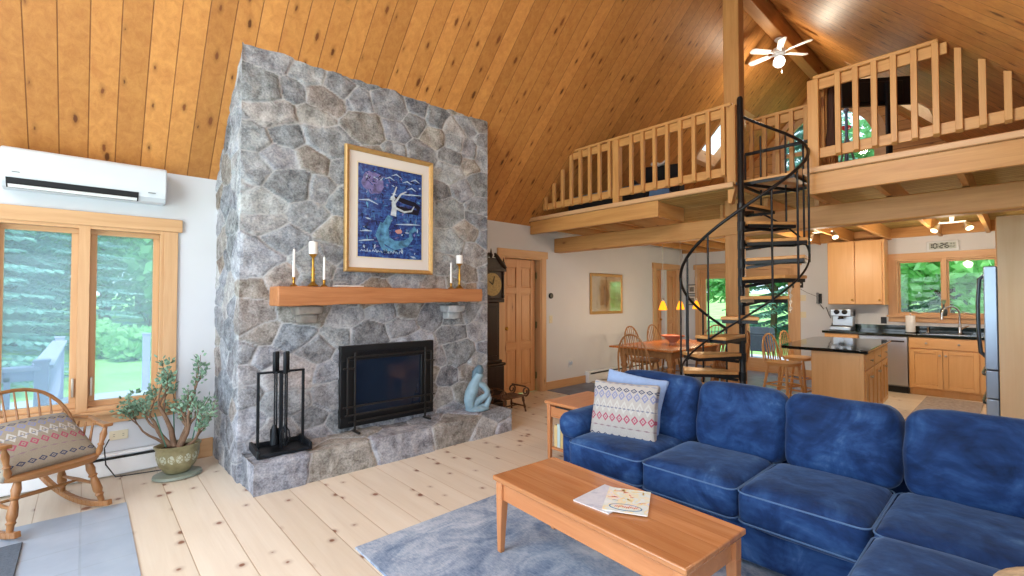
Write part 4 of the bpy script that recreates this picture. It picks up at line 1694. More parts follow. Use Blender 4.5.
TP = thing('tripod', 'slim blue-grey tripod standing by the arched loft window', 'tripod', (7.4, 1.52, ZF))
mb = MB()
mb.tube([(0, 0, .35), (0, 0, 1.25)], .018, 10)
mb.ball((0, 0, 1.28), .035, 10)
mb.build('column', plain('blue_grey_metal', '#6e83a8', .4, .5), TP)
for i in range(3):
    mb = MB()
    t = 2 * PI * i / 3 + .4
    mb.tube([(0, 0, .95), (math.cos(t) * .22, math.sin(t) * .22, .01)], [.014, .01], 8)
    mb.build('leg', M['grey'], TP)

for i, (y, z, lab) in enumerate(((2.27, 4.33, 'left'), (2.0, 4.42, 'right'))):
    mb = MB()
    mb.ball((0, 0, 0), .075, 14, 0, (.08, 1, .62))
    mb.ball((0, .05, .03), .04, 10, 0, (.1, 1, .5))
    o = mb.build('window_ornament', plain('red_glass_%d' % i, '#d23f45', .2), None, (XB - .04, y, z))
    tag(o, 'small red ornament hanging in the arched loft window, %s of the two' % lab, 'window ornament', 'red window ornaments')

mb = MB()       # dark brown shape standing in for the railing seen end-on
vs, fs = [], []
n = 14
for j in range(8):
    for i in range(n):
        t = 2 * PI * i / n
        z = .62 - j * .085
        r = .03 + .006 * j + .006 * math.sin(3 * t + j)
        vs.append((math.cos(t) * r * 1.5, math.sin(t) * r * .8, z))
for j in range(7):
    for i in range(n):
        fs.append((j * n + i, j * n + (i + 1) % n, (j + 1) * n + (i + 1) % n, (j + 1) * n + i))
fs.append(tuple(range(n)))
mb.add(vs, fs)
tag(mb.build('rail_mass', plain('rail_mass_brown', '#4a2d20', .95), None, (5.25, 1.19, ZF + .2)), 'dark brown garment standing in for the inner stair railing seen end-on', 'garment')

DB = thing('daybed', 'low dark grey daybed behind the left loft railing', 'daybed', (5.75, 4.0, ZF), 0)
mb = MB()
mb.box(-.45, .45, -.75, .55, .04, .2)
mb.build('frame', M['fabric_black'], DB, bevel=.02)
mb = MB()
mb.box(-.43, .43, -.73, .53, .2, .30)
mb.build('mattress', M['fabric_grey'], DB, bevel=.04, seg=3)
for sx in (-1, 1):
    for sy in (-.7, .5):
        mb = MB()
        mb.box(sx * .4 - .02, sx * .4 + .02, sy - .02, sy + .02, 0, .05)
        mb.build('leg', M['black'], DB)
OC = thing('armchair', 'dark upholstered loft armchair behind the middle of the left railing', 'armchair', (6.25, 3.62, ZF), math.radians(200))
mb = MB()
mb.box(-.3, .3, -.3, .3, .18, .36)
mb.build('seat', M['fabric_black'], OC, bevel=.04, seg=3)
mb = MB()
mb.box(-.3, -.18, -.3, .3, .34, .82)
mb.build('backrest', M['fabric_black'], OC, bevel=.04, seg=3)
for s in (-1, 1):
    mb = MB()
    mb.box(-.28, .3, s * .3 - .05, s * .3 + .05, .2, .52)
    mb.build('arm', M['fabric_black'], OC, bevel=.03, seg=3)
    for sx in (-1, 1):
        mb = MB()
        mb.box(sx * .24 - .02, sx * .24 + .02, s * .24 - .02, s * .24 + .02, 0, .18)
        mb.build('leg', M['dark_z'], OC)
mb = MB()
vs, fs = [], []
for i in range(7):
    for j in range(5):
        u, v = i / 6, j / 4
        vs.append((-.34 + .22 * v, -.12 + .24 * u, .83 + .02 * math.sin(u * 9) + (.05 * math.sin(PI * v)) - (.12 if v in (0,) else 0)))
for i in range(6):
    for j in range(4):
        fs.append((i * 5 + j, i * 5 + j + 1, (i + 1) * 5 + j + 1, (i + 1) * 5 + j))
mb.add(vs, fs)
tw = mb.build('folded_towel', M['mat'], None, (6.25, 3.62, ZF), math.radians(200))
so = tw.modifiers.new('thick', 'SOLIDIFY')
so.thickness = .03
tag(tw, 'white cloth draped over the dark loft armchair', 'towel')
LP = thing('laptop', 'open laptop with a bluish screen on the loft floor behind the railing', 'laptop', (5.35, 3.1, ZF), math.radians(215))
mb = MB()
mb.box(-.11, .11, -.16, .16, 0, .016)
mb.build('keyboard', M['grey'], LP, bevel=.004)
mb = MB()
mb.hexa([(-.11, -.16, .016), (-.10, -.16, .016), (-.10, .16, .016), (-.11, .16, .016), (-.16, -.16, .22), (-.15, -.16, .22), (-.15, .16, .22), (-.16, .16, .22)])
mb.build('lid', plain('screen_blue', '#5c7fa8', .2), LP, bevel=.003)
for i, (x, y, w, h, c, lab) in enumerate(((6.2, 2.26, .13, .16, '#4a4d52', 'dark grey storage box behind the stair railing in the loft'), (6.35, 2.0, .24, .17, '#8d7d6b', 'patterned tan storage box behind the stair railing in the loft'))):
    t = thing('storage_box', lab, 'box', (x, y, ZF))
    mb = MB()
    mb.box(-.1, .1, -w / 2, w / 2, 0, h)
    mb.build('box_body', plain('box_card_%d' % i, c, .8, 0, .2, .3, 25), t, bevel=.004)
    mb = MB()
    mb.box(-.105, .105, -w / 2 - .005, w / 2 + .005, h, h + .035)
    mb.build('lid', plain('box_lid_%d' % i, c, .8, 0, .2, .15, 25), t, bevel=.004)
# ------------------------------------------------------------------ soft shapes
from mathutils import noise as mnoise


def puffy(w, d, h, r=.05, puff=(0, 0, .03), n=12, seed=0, wr=.006, M_=None, wfreq=4.0):
    """a stuffed cushion: rounded box whose faces bulge, with faint wrinkles"""
    hw = (w / 2, d / 2, h / 2)
    r = min(r, min(hw) * .95)
    idx, vs, fs = {}, [], []

    def vert(p):
        key = tuple(round(c, 5) for c in p)
        if key in idx:
            return idx[key]
        q = Vector([p[i] * hw[i] for i in range(3)])
        inner = Vector([max(-hw[i] + r, min(hw[i] - r, q[i])) for i in range(3)])
        dd = q - inner
        if dd.length > 1e-6:
            dd = dd.normalized() * r
        o = inner + dd
        f = [1 - (o[i] / hw[i]) ** 2 for i in range(3)]
        s = [math.copysign(1, p[i]) if abs(p[i]) > .02 else 0 for i in range(3)]
        o2 = o.copy()
        o2.x += puff[0] * p[0] * max(0, f[1]) * max(0, f[2])
        o2.y += puff[1] * p[1] * max(0, f[0]) * max(0, f[2])
        o2.z += puff[2] * p[2] * math.sqrt(max(0, f[0]) * max(0, f[1]))
        nz = mnoise.noise(Vector((o.x * wfreq + seed * 7.1, o.y * wfreq, o.z * wfreq * 1.4))) + .5 * mnoise.noise(Vector((o.x * wfreq * 2.7 + seed * 3.3, o.y * wfreq * 2.2, o.z * wfreq * 3)))
        nn = dd.normalized() if dd.length > 1e-6 else Vector((0, 0, math.copysign(1, p[2])))
        o2 += nn * (nz * wr)
        vs.append(o2)
        idx[key] = len(vs) - 1
        return idx[key]

    # denser near the edges
    def g(t):
        return math.copysign(abs(t) ** .72, t)
    L = [g(-1 + 2 * i / n) for i in range(n + 1)]
    for ax in range(3):
        for sg in (-1, 1):
            a1, a2 = [(1, 2), (2, 0), (0, 1)][ax]
            for i in range(n):
                for j in range(n):
                    q = []
                    for (u, v) in ((L[i], L[j]), (L[i + 1], L[j]), (L[i + 1], L[j + 1]), (L[i], L[j + 1])):
                        p = [0, 0, 0]
                        p[ax], p[a1], p[a2] = sg, u, v
                        q.append(vert(p))
                    fs.append(tuple(q if sg > 0 else q[::-1]))
    mb = MB()
    mb.add(vs, fs, 0, M_)
    return mb


def pipe_loop(w, d, z, r, rad=.006, M_=None, n=6):
    pts = []
    for cx, cy, a0 in ((1, 1, 0), (-1, 1, 90), (-1, -1, 180), (1, -1, 270)):
        for k in range(n + 1):
            a = math.radians(a0 + 90 * k / n)
            p = Vector((cx * (w / 2 - r) + math.cos(a) * r, cy * (d / 2 - r) + math.sin(a) * r, z))
            pts.append(M_ @ p if M_ else p)
    mb = MB()
    mb.tube(pts, rad, 6, 0, True)
    return mb


# ------------------------------------------------------------------ sofa
SF = thing('sectional_sofa', 'blue velvet sectional sofa with loose cushions and pale piping', 'sofa', (0, 0, 0))
mb = MB()
mb.box(2.60, 3.42, -.45, 2.22, .05, .27)
mb.box(1.70, 2.62, -.45, .415, .05, .27)
mb.build('base_frame', M['velvet'], SF, bevel=.03, seg=3)
mb = MB()
mb.box(3.27, 3.46, -.45, 2.30, .10, .70)
mb.build('back_frame', M['velvet'], SF, bevel=.05, seg=4)
mb = puffy(.80, .15, .50, .05, (0, .01, 0), 10, 3, .004, Matrix.Translation((3.06, 2.285, .30)))
arm = mb.build('arm', M['velvet'], SF, smooth=70)
mb = puffy(.84, .215, .19, .085, (.0, .01, .01), 12, 4, .006, Matrix.Translation((3.04, 2.275, .50)))
mb.build('arm_roll', M['velvet'], arm, smooth=70)
for i, (y0, y1) in enumerate(((1.60, 2.175), (1.03, 1.59), (.455, 1.02))):
    w, d, h = .62, y1 - y0, .185
    T = Matrix.Translation((2.83, (y0 + y1) / 2, .365))
    c = puffy(w, d, h, .05, (.012, .006, .03), 14, 10 + i, .006, T).build('seat_cushion', M['velvet'], SF, smooth=70)
    pipe_loop(w + .004, d + .002, h / 2 - .018, .05, .0045, T).build('piping', M['piping'], c)
    pipe_loop(w + .004, d + .002, -h / 2 + .018, .05, .0045, T).build('piping', M['piping'], c)
for i, (x0, x1, y0, y1) in enumerate(((2.50, 3.14, -.40, .445), (1.72, 2.49, -.42, .435))):
    w, d, h = x1 - x0, y1 - y0, .185
    T = Matrix.Translation(((x0 + x1) / 2, (y0 + y1) / 2, .365))
    c = puffy(w, d, h, .05, (.01, .008, .03), 14, 20 + i, .006, T).build('seat_cushion', M['velvet'], SF, smooth=70)
    pipe_loop(w + .004, d + .002, h / 2 - .018, .05, .0045, T).build('piping', M['piping'], c)
    pipe_loop(w + .004, d + .002, -h / 2 + .018, .05, .0045, T).build('piping', M['piping'], c)
for i, (y0, y1, hh) in enumerate(((1.535, 2.17, .43), (.985, 1.525, .42), (.435, .975, .42), (-.34, .415, .43))):
    w, d = y1 - y0, .21
    T = Matrix.Translation((3.20, (y0 + y1) / 2, .435 + hh / 2)) @ Matrix.Rotation(math.radians(10), 4, 'Y') @ Matrix.Rotation(PI / 2, 4, 'Z')
    c = puffy(w, d, hh, .075, (.012, .05, .022), 14, 30 + i, .011, T, 5.0).build('back_cushion', M['velvet'], SF, smooth=70)

TPm = Matrix.Identity(4)


def throw(name, label, cat, loc, w, h, d, mat, rz, lean, seed=0, flat=False):
    mb = puffy(w, d * .5, h, min(d * .2, .03), (-.022, d * .42, -.022), 14, seed, .005)
    o = mb.build(name, mat, None, loc, smooth=70)
    o.rotation_euler = (math.radians(-lean), 0, math.radians(rz))
    return tag(o, label, cat)


throw('throw_pillow', 'grey woven cushion with purple and red diamond rows at the left end of the sofa', 'cushion', (2.86, 1.93, .635), .495, .435, .13, M['ikat'], -78, 13, 1)
throw('throw_pillow', 'plain pale blue pillow tucked behind the patterned cushion on the sofa', 'cushion', (3.0, 1.955, .665), .47, .46, .12, M['pillowblue'], -77, 16, 2)
bpy.context.view_layer.update()
_o = [o for o in bpy.data.objects if o.name.startswith('throw_pillow')][-1]
_o.rotation_euler.y = math.radians(7)
BC = thing('round_cushion', 'round beige woven cushion lying at the lower right corner of the sofa', 'cushion', (2.10, -.20, .485))
mb = MB()
mb.lathe([(.001, .012), (.16, .0), (.25, .012), (.285, .05), (.275, .085), (.22, .112), (.12, .118), (.04, .108), (.001, .10)], n=40)
mb.build('cover', M['beige'], BC, smooth=70)
mb = MB()
mb.ball((0, 0, .104), .018, 10, 0, (1, 1, .4))
mb.build('button', plain('brown_button', '#6e5a44', .6), BC)

# ------------------------------------------------------------------ rug, coffee table
mb = MB()
mb.box(1.17, 2.95, .10, 2.62, .0, .012)
mb2 = MB()
mb2.box(-1.3, -.25, 2.9, 3.99, .006, .016)
tag(mb2.build('door_mat', M['darkmat'], bevel=.004), 'charcoal mat lying on the slate floor at the lower left', 'mat')
tag(mb.build('area_rug', M['rug'], bevel=.004), 'faded blue-grey rug under the coffee table', 'rug')
CT = thing('coffee_table', 'long cherry coffee table with tapered legs on the blue rug', 'coffee table', (1.94, 1.44, .012), math.radians(-3.2))
mb = MB()
mb.box(-.245, .245, -.60, .60, .40, .428)
mb.build('tabletop', M['cherry_top'], CT, bevel=.006)
mb = MB()
mb.box(-.215, -.195, -.555, .555, .295, .40)
mb.box(.195, .215, -.555, .555, .295, .40)
mb.box(-.195, .195, -.565, -.545, .295, .40)
mb.box(-.195, .195, .545, .565, .295, .40)
mb.build('apron', M['cherry_y'], CT, bevel=.003)
for sx in (-1, 1):
    for sy in (-1, 1):
        mb = MB()
        mb.bar((sx * .205, sy * .56, .40), (sx * .205, sy * .56, .30), .05, .05, up=(0, 1, 0))
        mb.bar((sx * .205, sy * .56, .30), (sx * .210, sy * .565, 0), .05, .05, up=(0, 1, 0), w2=.03, h2=.03)
        mb.build('leg', M['cherry_z'], CT, bevel=.003)


def magazine(label, loc, rz, w, h, base, shapes, grp):
    t = thing('magazine', label, 'magazine', loc, math.radians(rz), grp)
    mb = MB()
    mb.box(-w / 2 + .002, w / 2 - .002, -h / 2 + .002, h / 2 - .002, 0, .005)
    mb.build('pages', M['mat'], t)
    mb = MB()
    mb.box(-w / 2, w / 2, -h / 2, h / 2, .005, .0058)
    mats = [base]
    for poly, m in shapes:
        if m not in mats:
            mats.append(m)
        mb.prism(poly, 'z', .0058, .0064 + .0001 * mats.index(m), mats.index(m))
    mb.build('cover', mats, t, smooth=0)
    return t


def pastel(name, stops, sc):
    g = G(name)
    v = g.obj()
    a = g.noise(g.map(v, (1, 1, 1)), sc, 5, .6, 1)
    return g.base(g.ramp(a, stops), .3, 0, .5)


c1 = pastel('cover_white', [(.3, '#e9eef2'), (.45, '#d9e6e6'), (.52, '#ecdfb0'), (.6, '#e8e3ea'), (.7, '#bcd3e6')], 14)
c2 = pastel('cover_grey', [(.3, '#b9c0d4'), (.55, '#d3d8e4'), (.7, '#9aa4be')], 8)
ib = plain('ink_blue', '#3f7fae', .4)
ir = plain('ink_red', '#c8574e', .4)
iy = plain('ink_yellow', '#e3c56a', .4)
ik = plain('ink_navy', '#2b3350', .4)
el = lambda cx, cy, a, b, n=24: [(cx + a * math.cos(2 * PI * i / n), cy + b * math.sin(2 * PI * i / n)) for i in range(n)]


def ringpoly(cx, cy, a, b, t, m):
    out = []
    n = 24
    for i in range(n):
        a0, a1 = 2 * PI * i / n, 2 * PI * (i + 1) / n
        out.append(([(cx + a * math.cos(a0), cy + b * math.sin(a0)), (cx + (a + t) * math.cos(a0), cy + (b + t) * math.sin(a0)), (cx + (a + t) * math.cos(a1), cy + (b + t) * math.sin(a1)), (cx + a * math.cos(a1), cy + b * math.sin(a1))], m))
    return out


sh = [(el(.0, -.085, .075, .032), c1)] + ringpoly(0, -.085, .072, .030, .006, ib)
q = random.Random(4)
for k in range(12):
    x = -.05 + k * .009
    sh.append((ribbon([(x, -.085 + q.uniform(-.012, 0)), (x + .005, -.078 + q.uniform(0, .014)), (x + .01, -.086)], .004), ir))
for k in range(16):
    x, y = q.uniform(-.09, .09), q.uniform(-.03, .12)
    sh.append((ribbon([(x, y), (x + q.uniform(-.02, .02), y + q.uniform(-.02, .02)), (x + q.uniform(-.03, .03), y + q.uniform(-.02, .02))], [.003, .006, .002]), q.choice((ir, iy, ib))))
ZT = .012 + .4285
magazine('white magazine with a blue oval on its cover, uppermost on the coffee table', (1.985, 1.325, ZT + .0068), -62, .21, .275, c1, sh, None)
magazine('grey magazine with a dark bird, half covered on the coffee table', (1.945, 1.42, ZT), -88, .21, .275, c2,
         [(ribbon([(.02, .08), (.04, .04), (.05, 0), (.04, -.05)], [.008, .03, .04, .01]), ik), (ribbon([(.05, .0), (.08, .03)], [.02, .004]), ik)], None)

# ------------------------------------------------------------------ end table with books
ET = thing('end_table', 'small cherry end table with a drawer at the left arm of the sofa', 'side table', (3.35, 2.66, .0))
ET.scale = (1, 1, 1.05)
mb = MB()
mb.box(-.31, .31, -.23, .23, .485, .51)
mb.build('tabletop', M['cherry_x'], ET, bevel=.006)
mb = MB()
mb.box(-.28, .28, .185, .205, .375, .485)
mb.box(-.28, .28, -.205, -.185, .375, .485)
mb.box(.26, .28, -.19, .19, .375, .485)
mb.box(-.28, -.265, -.19, .19, .375, .39)
mb.box(-.28, -.265, -.19, .19, .475, .485)
mb.build('apron', M['cherry_x'], ET, bevel=.003)
mb = MB()
mb.box(-.283, -.268, -.175, .175, .392, .465)
dr = mb.build('drawer', M['cherry_y'], ET, bevel=.003)
mb = MB()
mb.box(-.286, -.28, -.12, .12, .462, .472)
mb.build('finger_pull', M['dark'], dr)
for sx in (-1, 1):
    for sy in (-1, 1):
        mb = MB()
        mb.bar((sx * .275, sy * .195, .485), (sx * .275, sy * .195, 0), .04, .04, up=(0, 1, 0), w2=.03, h2=.03)
        mb.build('leg', M['cherry_z'], ET, bevel=.003)
mb = MB()
mb.box(-.27, .27, -.19, .19, .10, .12)
mb.build('shelf', M['cherry_x'], ET, bevel=.004)
for i, (y, h, w, c, lab) in enumerate(((.105, .19, .035, '#d9c08a', 'tan-spined book upright on the end table shelf, nearest its leg'), (.07, .205, .03, '#b9d2d6', 'pale blue book upright on the end table shelf, behind the tan one'),
                                      (.035, .18, .03, '#c9b27a', 'sand-coloured book upright on the end table shelf, farthest from the leg'))):
    t = thing('book', lab, 'book', (3.20, 2.66 + .05 + y, .126), 0, 'books on the end table shelf')
    mb = MB()
    mb.box(-.09, .09, -w / 2, -w / 2 + .003, 0, h)
    mb.box(-.09, .09, w / 2 - .003, w / 2, 0, h)
    mb.box(-.093, -.089, -w / 2, w / 2, 0, h)
    mb.build('cover', plain('book_cloth_%d' % i, c, .7), t)
    mb = MB()
    mb.box(-.088, .085, -w / 2 + .003, w / 2 - .003, .004, h - .006)
    mb.build('pages', M['mat'], t)


# ------------------------------------------------------------------ windsor seating
def bowpts(w, h, lean, n=20, p=2.3):
    """a bent hoop in a plane leaning back: from one seat end over the top to the other"""
    out = []
    for i in range(n + 1):
        t = PI * i / n
        x = w / 2 * math.copysign(abs(math.cos(t)) ** (2 / p), math.cos(t))
        z = h * abs(math.sin(t)) ** (2 / p)
        out.append((x, z))
    return out


def windsor(name, label, cat, seat_h, sw, sd, bh, wood_='oak', nsp=7, lean=.22, arms=False, rockers=False, ringed=False, group=None, splay=.05, backw=None, lt=1.0):
    """turned windsor chair; front is -y, origin on the floor"""
    t = thing(name, label, cat, (0, 0, 0), 0, group)
    bw = backw or sw * .92
    mb = MB()
    prof = []
    n = 26
    for i in range(n):
        a = 2 * PI * i / n
        x = sw / 2 * math.copysign(abs(math.cos(a)) ** .62, math.cos(a))
        y = sd / 2 * math.copysign(abs(math.sin(a)) ** .62, math.sin(a))
        x *= 1 - .06 * (y / (sd / 2))
        prof.append((x, y))
    vs = [(x * .95, y * .95, seat_h - .04) for x, y in prof] + [(x, y, seat_h - .02) for x, y in prof] + [(x, y, seat_h - .004) for x, y in prof] + [(x * .93, y * .93, seat_h) for x, y in prof] + [(x * .4, y * .4, seat_h - .012) for x, y in prof]
    fs = [tuple(reversed(range(n)))]
    for k in range(4):
        for i in range(n):
            j = (i + 1) % n
            fs.append((k * n + i, k * n + j, (k + 1) * n + j, (k + 1) * n + i))
    fs.append(tuple(4 * n + i for i in range(n)))
    mb.add(vs, fs)
    mb.build('seat', M[wood_ + '_x'], t, smooth=50)
    P = lambda x, z: (x, sd / 2 - .035 + z * lean, seat_h - .01 + z)
    mb = MB()
    hp = bowpts(bw, bh, lean)
    mb.tube([P(x, z) for x, z in hp], .0125, 8)
    mb.build('back_hoop', M[wood_ + '_z'], t)
    for i in range(nsp):
        x0 = -bw * .36 + bw * .72 * i / (nsp - 1)
        x1 = x0 * 1.12
        r = abs(x1 / (bw / 2))
        z1 = bh * (1 - r ** 2.3) ** (1 / 2.3)
        mb = MB()
        mb.turned(P(x0, 0), P(x1, z1), [(0, .006), (.35, .0085), (.6, .007), (1, .005)], 7)
        mb.build('spindle', M[wood_ + '_z'], t)
    lt_ = [(0, .012), (.12, .016), (.22, .02), (.34, .015), (.38, .021), (.42, .013), (.56, .019), (.72, .021), (.8, .015), (.84, .02), (.88, .014), (1, .013)]
    ends = []
    zb = .055 if rockers else 0
    for sx in (-1, 1):
        for sy in (-1, 1):
            a = (sx * sw * .34, sy * sd * .32, seat_h - .03)
            b = (sx * (sw * .34 + splay), sy * (sd * .32 + splay) + (.03 if sy > 0 else 0), zb)
            mb = MB()
            mb.turned(a, b, [(q_, r_ * lt) for q_, r_ in lt_], 10)
            mb.build('leg', M[wood_ + '_z'], t)
            ends.append((Vector(a), Vector(b)))
    mb = MB()
    f = .58
    pt = lambda i, f=f: ends[i][0].lerp(ends[i][1], f)
    if ringed:
        for f2 in (.45, .72):
            for a, b in ((0, 1), (1, 3), (3, 2), (2, 0)):
                mb.turned(pt(a, f2), pt(b, f2), [(0, .008), (.5, .013), (1, .008)], 8)
    else:
        mb.turned(pt(0), pt(1), [(0, .008), (.5, .014), (1, .008)], 8)
        mb.turned(pt(2), pt(3), [(0, .008), (.5, .014), (1, .008)], 8)
        mb.turned(pt(0).lerp(pt(1), .5), pt(2).lerp(pt(3), .5), [(0, .008), (.5, .014), (1, .008)], 8)
    mb.build('stretcher', M[wood_ + '_x'], t)
    if rockers:
        for sx in (-1, 1):
            mb = MB()
            pts = []
            R_ = 1.15
            for k in range(19):
                a = math.radians(-15 + 42 * k / 18)
                pts.append((sx * (sw * .34 + splay), math.sin(a) * R_ - .0, R_ - math.cos(a) * R_ + .018))
            for p, q in zip(pts, pts[1:]):
                mb.bar(p, q, .032, .036)
            mb.build('rocker', M[wood_ + '_y'], t, bevel=.004)
    if arms:
        ah = .20
        for sx in (-1, 1):
            xb = sx * bw / 2 * .97
            yb = sd / 2 - .035 + ah * lean
            mb = MB()
            pts = [(xb, yb, seat_h + ah), (sx * (bw / 2 + .02), yb - .15, seat_h + ah), (sx * (sw / 2 + .01), -sd * .2, seat_h + ah - .005), (sx * (sw / 2 + .0), -sd / 2 + .02, seat_h + ah - .01)]
            for (p, q), (w1, w2) in zip(zip(pts, pts[1:]), ((.03, .035), (.035, .04), (.04, .06))):
                mb.bar(p, q, w1, .022, w2=w2, h2=.022)
            mb.build('arm', M[wood_ + '_y'], t, bevel=.005)
            mb = MB()
            mb.turned((sx * sw * .44, -sd * .36, seat_h - .01), (sx * (sw / 2), -sd * .40, seat_h + ah - .012), [(0, .012), (.15, .02), (.3, .014), (.36, .021), (.42, .013), (.7, .021), (.85, .013), (1, .012)], 10)
            mb.build('arm_post', M[wood_ + '_z'], t)
            for k in range(3):
                y = -sd * .12 + sd * .17 * k
                mb = MB()
                mb.turned((sx * sw * .44, y, seat_h - .01), (sx * (sw / 2), y + .01, seat_h + ah - .012), [(0, .006), (.5, .009), (1, .006)], 7)
                mb.build('spindle', M[wood_ + '_z'], t)
    return t


RC = windsor('rocking_chair', 'oak spindle-back rocking chair with turned legs by the tall window', 'rocking chair', .375, .52, .48, .45, nsp=9, lean=.3, wood_='oak', backw=.62, lt=1.3, arms=True, rockers=True, splay=.057)
RC.location = (-.20, 4.38, 0)
RC.rotation_euler = (0, 0, math.radians(27))
cm = Matrix.Translation((-.21, 4.385, 0)) @ Matrix.Rotation(math.radians(27), 4, 'Z')
o = throw('throw_pillow', 'tan woven cushion with diamond rows lying on the rocking chair', 'cushion', cm @ Vector((-.01, .02, .485)), .52, .46, .15, M['ikat2'], 27 + 4, 55, 7)

# ------------------------------------------------------------------ jade plant
PT = thing('potted_plant', 'leggy jade plant in a glazed pot beside the stone chimney', 'potted plant', (.575, 4.66, 0))
mb = MB()
mb.lathe([(.15, 0), (.17, .01), (.165, .03), (.14, .035), (.001, .03)], n=32, sx=1.0, sy=.8)
g = G('green_saucer')
mb.build('saucer', g.base('#7f8a7e', .35), PT)


def potmat():
    g = G('glazed_pot')
    v = g.obj()
    xyz = g.n('ShaderNodeSeparateXYZ', None, Vector=v).outputs
    a = g.noise(v, 12, 4, .6)
    c = g.mix(g.rng(a, .3, .7), lin('#6f6a4c'), lin('#938c6a'))
    ang_ = g.m('ARCTAN2', xyz[1], xyz[0])
    u = g.m('SUBTRACT', g.m('FRACT', g.m('MULTIPLY', ang_, 2.2)), .5)
    dz = g.m('DIVIDE', g.m('SUBTRACT', xyz[2], .165), .035)
    d2 = g.m('SQRT', g.m('ADD', g.m('POWER', g.m('MULTIPLY', u, 2.4), 2.0), g.m('POWER', dz, 2.0)))
    vo = g.n('ShaderNodeTexVoronoi', {'feature': 'DISTANCE_TO_EDGE'}, Vector=v, Scale=36.0).outputs[0]
    fl = g.m('MULTIPLY', g.m('LESS_THAN', d2, 1.0), g.m('GREATER_THAN', vo, .07))
    c = g.mix(g.m('MULTIPLY', fl, .75), c, lin('#b9bfae'))
    g.bump(fl, .6, .006)
    return g.base(c, .3, 0, .5)


mb = MB()
mb.lathe([(.075, .035), (.09, .05), (.125, .10), (.145, .16), (.150, .205), (.148, .235), (.16, .25), (.162, .262), (.15, .265), (.14, .255), (.136, .235), (.001, .235)], n=40, sx=1.0, sy=.82)
mb.build('pot', potmat(), PT, smooth=60)
mb = MB()
mb.lathe([(.136, .228), (.12, .238), (.06, .244), (.001, .246)], n=24, sy=.82)
mb.build('soil', plain('potting_soil', '#3a2c22', .95, 0, .1, .3, 40, .6, 60), PT)
rj = random.Random(12)
stem = MB()
leaves = MB()
tips = []
R1 = Vector((math.sin(math.radians(47.5)), -math.cos(math.radians(47.5)), 0))     # sideways as the photograph shows it


def branch(p, d, L, r, lvl):
    pts, rs = [p.copy()], [r]
    n = 5
    q = p.copy()
    dd = d.normalized()
    for i in range(n):
        dd = (dd + Vector((rj.uniform(-.3, .3), rj.uniform(-.3, .3), rj.uniform(-.12, .26)))).normalized()
        q = q + dd * (L / n)
        q.y = min(q.y, .30)
        pts.append(q.copy())
        rs.append(r * (1 - .55 * (i + 1) / n))
    stem.tube(pts, rs, 7)
    if lvl < 2:
        for k in range(rj.choice((2, 3, 3)) if lvl else 3):
            i = rj.randint(2, n)
            nd = (dd + Vector((rj.uniform(-.9, .9), rj.uniform(-.9, .9), rj.uniform(-.1, .7)))).normalized()
            branch(pts[i], nd, L * rj.uniform(.45, .75), rs[i] * .75, lvl + 1)
    if lvl >= 1:
        tips.append((pts[-1], dd))
        for i in range(2, n):
            if rj.random() < .75:
                tips.append((pts[i], dd))


for sx, L, lean, r in ((-.9, .30, 1.1, .022), (-.35, .36, .45, .024), (.10, .40, .1, .026), (.55, .34, .9, .02), (-1.2, .30, 1.7, .013), (.9, .33, 1.5, .014)):
    p = Vector((0, 0, .24)) + R1 * sx * .06 + Vector((rj.uniform(-.02, .02), rj.uniform(-.02, .02), 0))
    branch(p, Vector((0, 0, 1)) + R1 * sx * lean, L, r, 0)


def jleaf(c, d, s):
    d = d.normalized()
    a = d.orthogonal().normalized()
    a = (Matrix.Rotation(rj.uniform(0, 6.28), 3, d) @ a)
    b = d.cross(a)
    up = a * .18
    vs = [c, c + d * s * .5 + b * s * .36 + up * s * .5, c + d * s + up * s, c + d * s * .5 - b * s * .36 + up * s * .5, c + d * s * .5 + a * s * .16, c + d * s * .5 - a * s * .05]
    leaves.add(vs, [(0, 1, 4), (1, 2, 4), (2, 3, 4), (3, 0, 4), (1, 0, 5), (2, 1, 5), (3, 2, 5), (0, 3, 5)])


for (p, d) in tips:
    for k in range(rj.randint(3, 6)):
        v = Vector((rj.uniform(-1, 1), rj.uniform(-1, 1), rj.uniform(-.4, 1.1)))
        if p.y > .31:
            v.y = -abs(v.y)
        jleaf(p + v * .022, v + d * .6, rj.uniform(.026, .046))
stem.build('stems', M['jadestem'], PT, smooth=60)
leaves.build('foliage', M['leaf_jade'], PT, smooth=0)
for (sx, y, tx) in ((-.10, -.03, -.20), (.11, .02, .17), (-.02, .05, -.03)):
    mb = MB()
    a = Vector((0, y, .24)) + R1 * sx
    b = Vector((0, y * 1.5, .52)) + R1 * tx
    mb.tube([a, b], .0045, 6)
    mb.build('support_stake', plain('green_stake', '#3f7560', .5), PT)

# ------------------------------------------------------------------ wall fittings by the window
AC = thing('air_conditioner', 'white wall-mounted mini-split air conditioner above the tall window', 'air conditioner', (.04, YW, 2.25))
mb = MB()
prof = [(0, 0), (-.14, 0), (-.185, .035), (-.205, .085), (-.21, .20), (-.205, .265), (-.185, .285), (0, .285)]
mb.prism(prof, 'x', -.50, .455)
mb.build('body', M['whiteplast'], AC, bevel=.012, seg=3, smooth=30)
mb = MB()
mb.prism([(-.150, -.003), (-.190, .031), (-.196, .05), (-.205, .062), (-.16, .03)], 'x', -.47, .27)
mb.build('air_outlet', M['dark'], AC)
mb = MB()
mb.hexa([(-.46, -.168, .0), (.26, -.168, .0), (.26, -.190, .018), (-.46, -.190, .018), (-.46, -.173, -.004), (.26, -.173, -.004), (.26, -.195, .014), (-.46, -.195, .014)])
mb.build('louver', M['white'], AC)
mb = MB()
mb.box(.33, .38, -.2085, -.205, .065, .073)
mb.box(-.44, -.40, -.2105, -.206, .10, .106)
mb.build('maker_mark', M['grey'], AC)


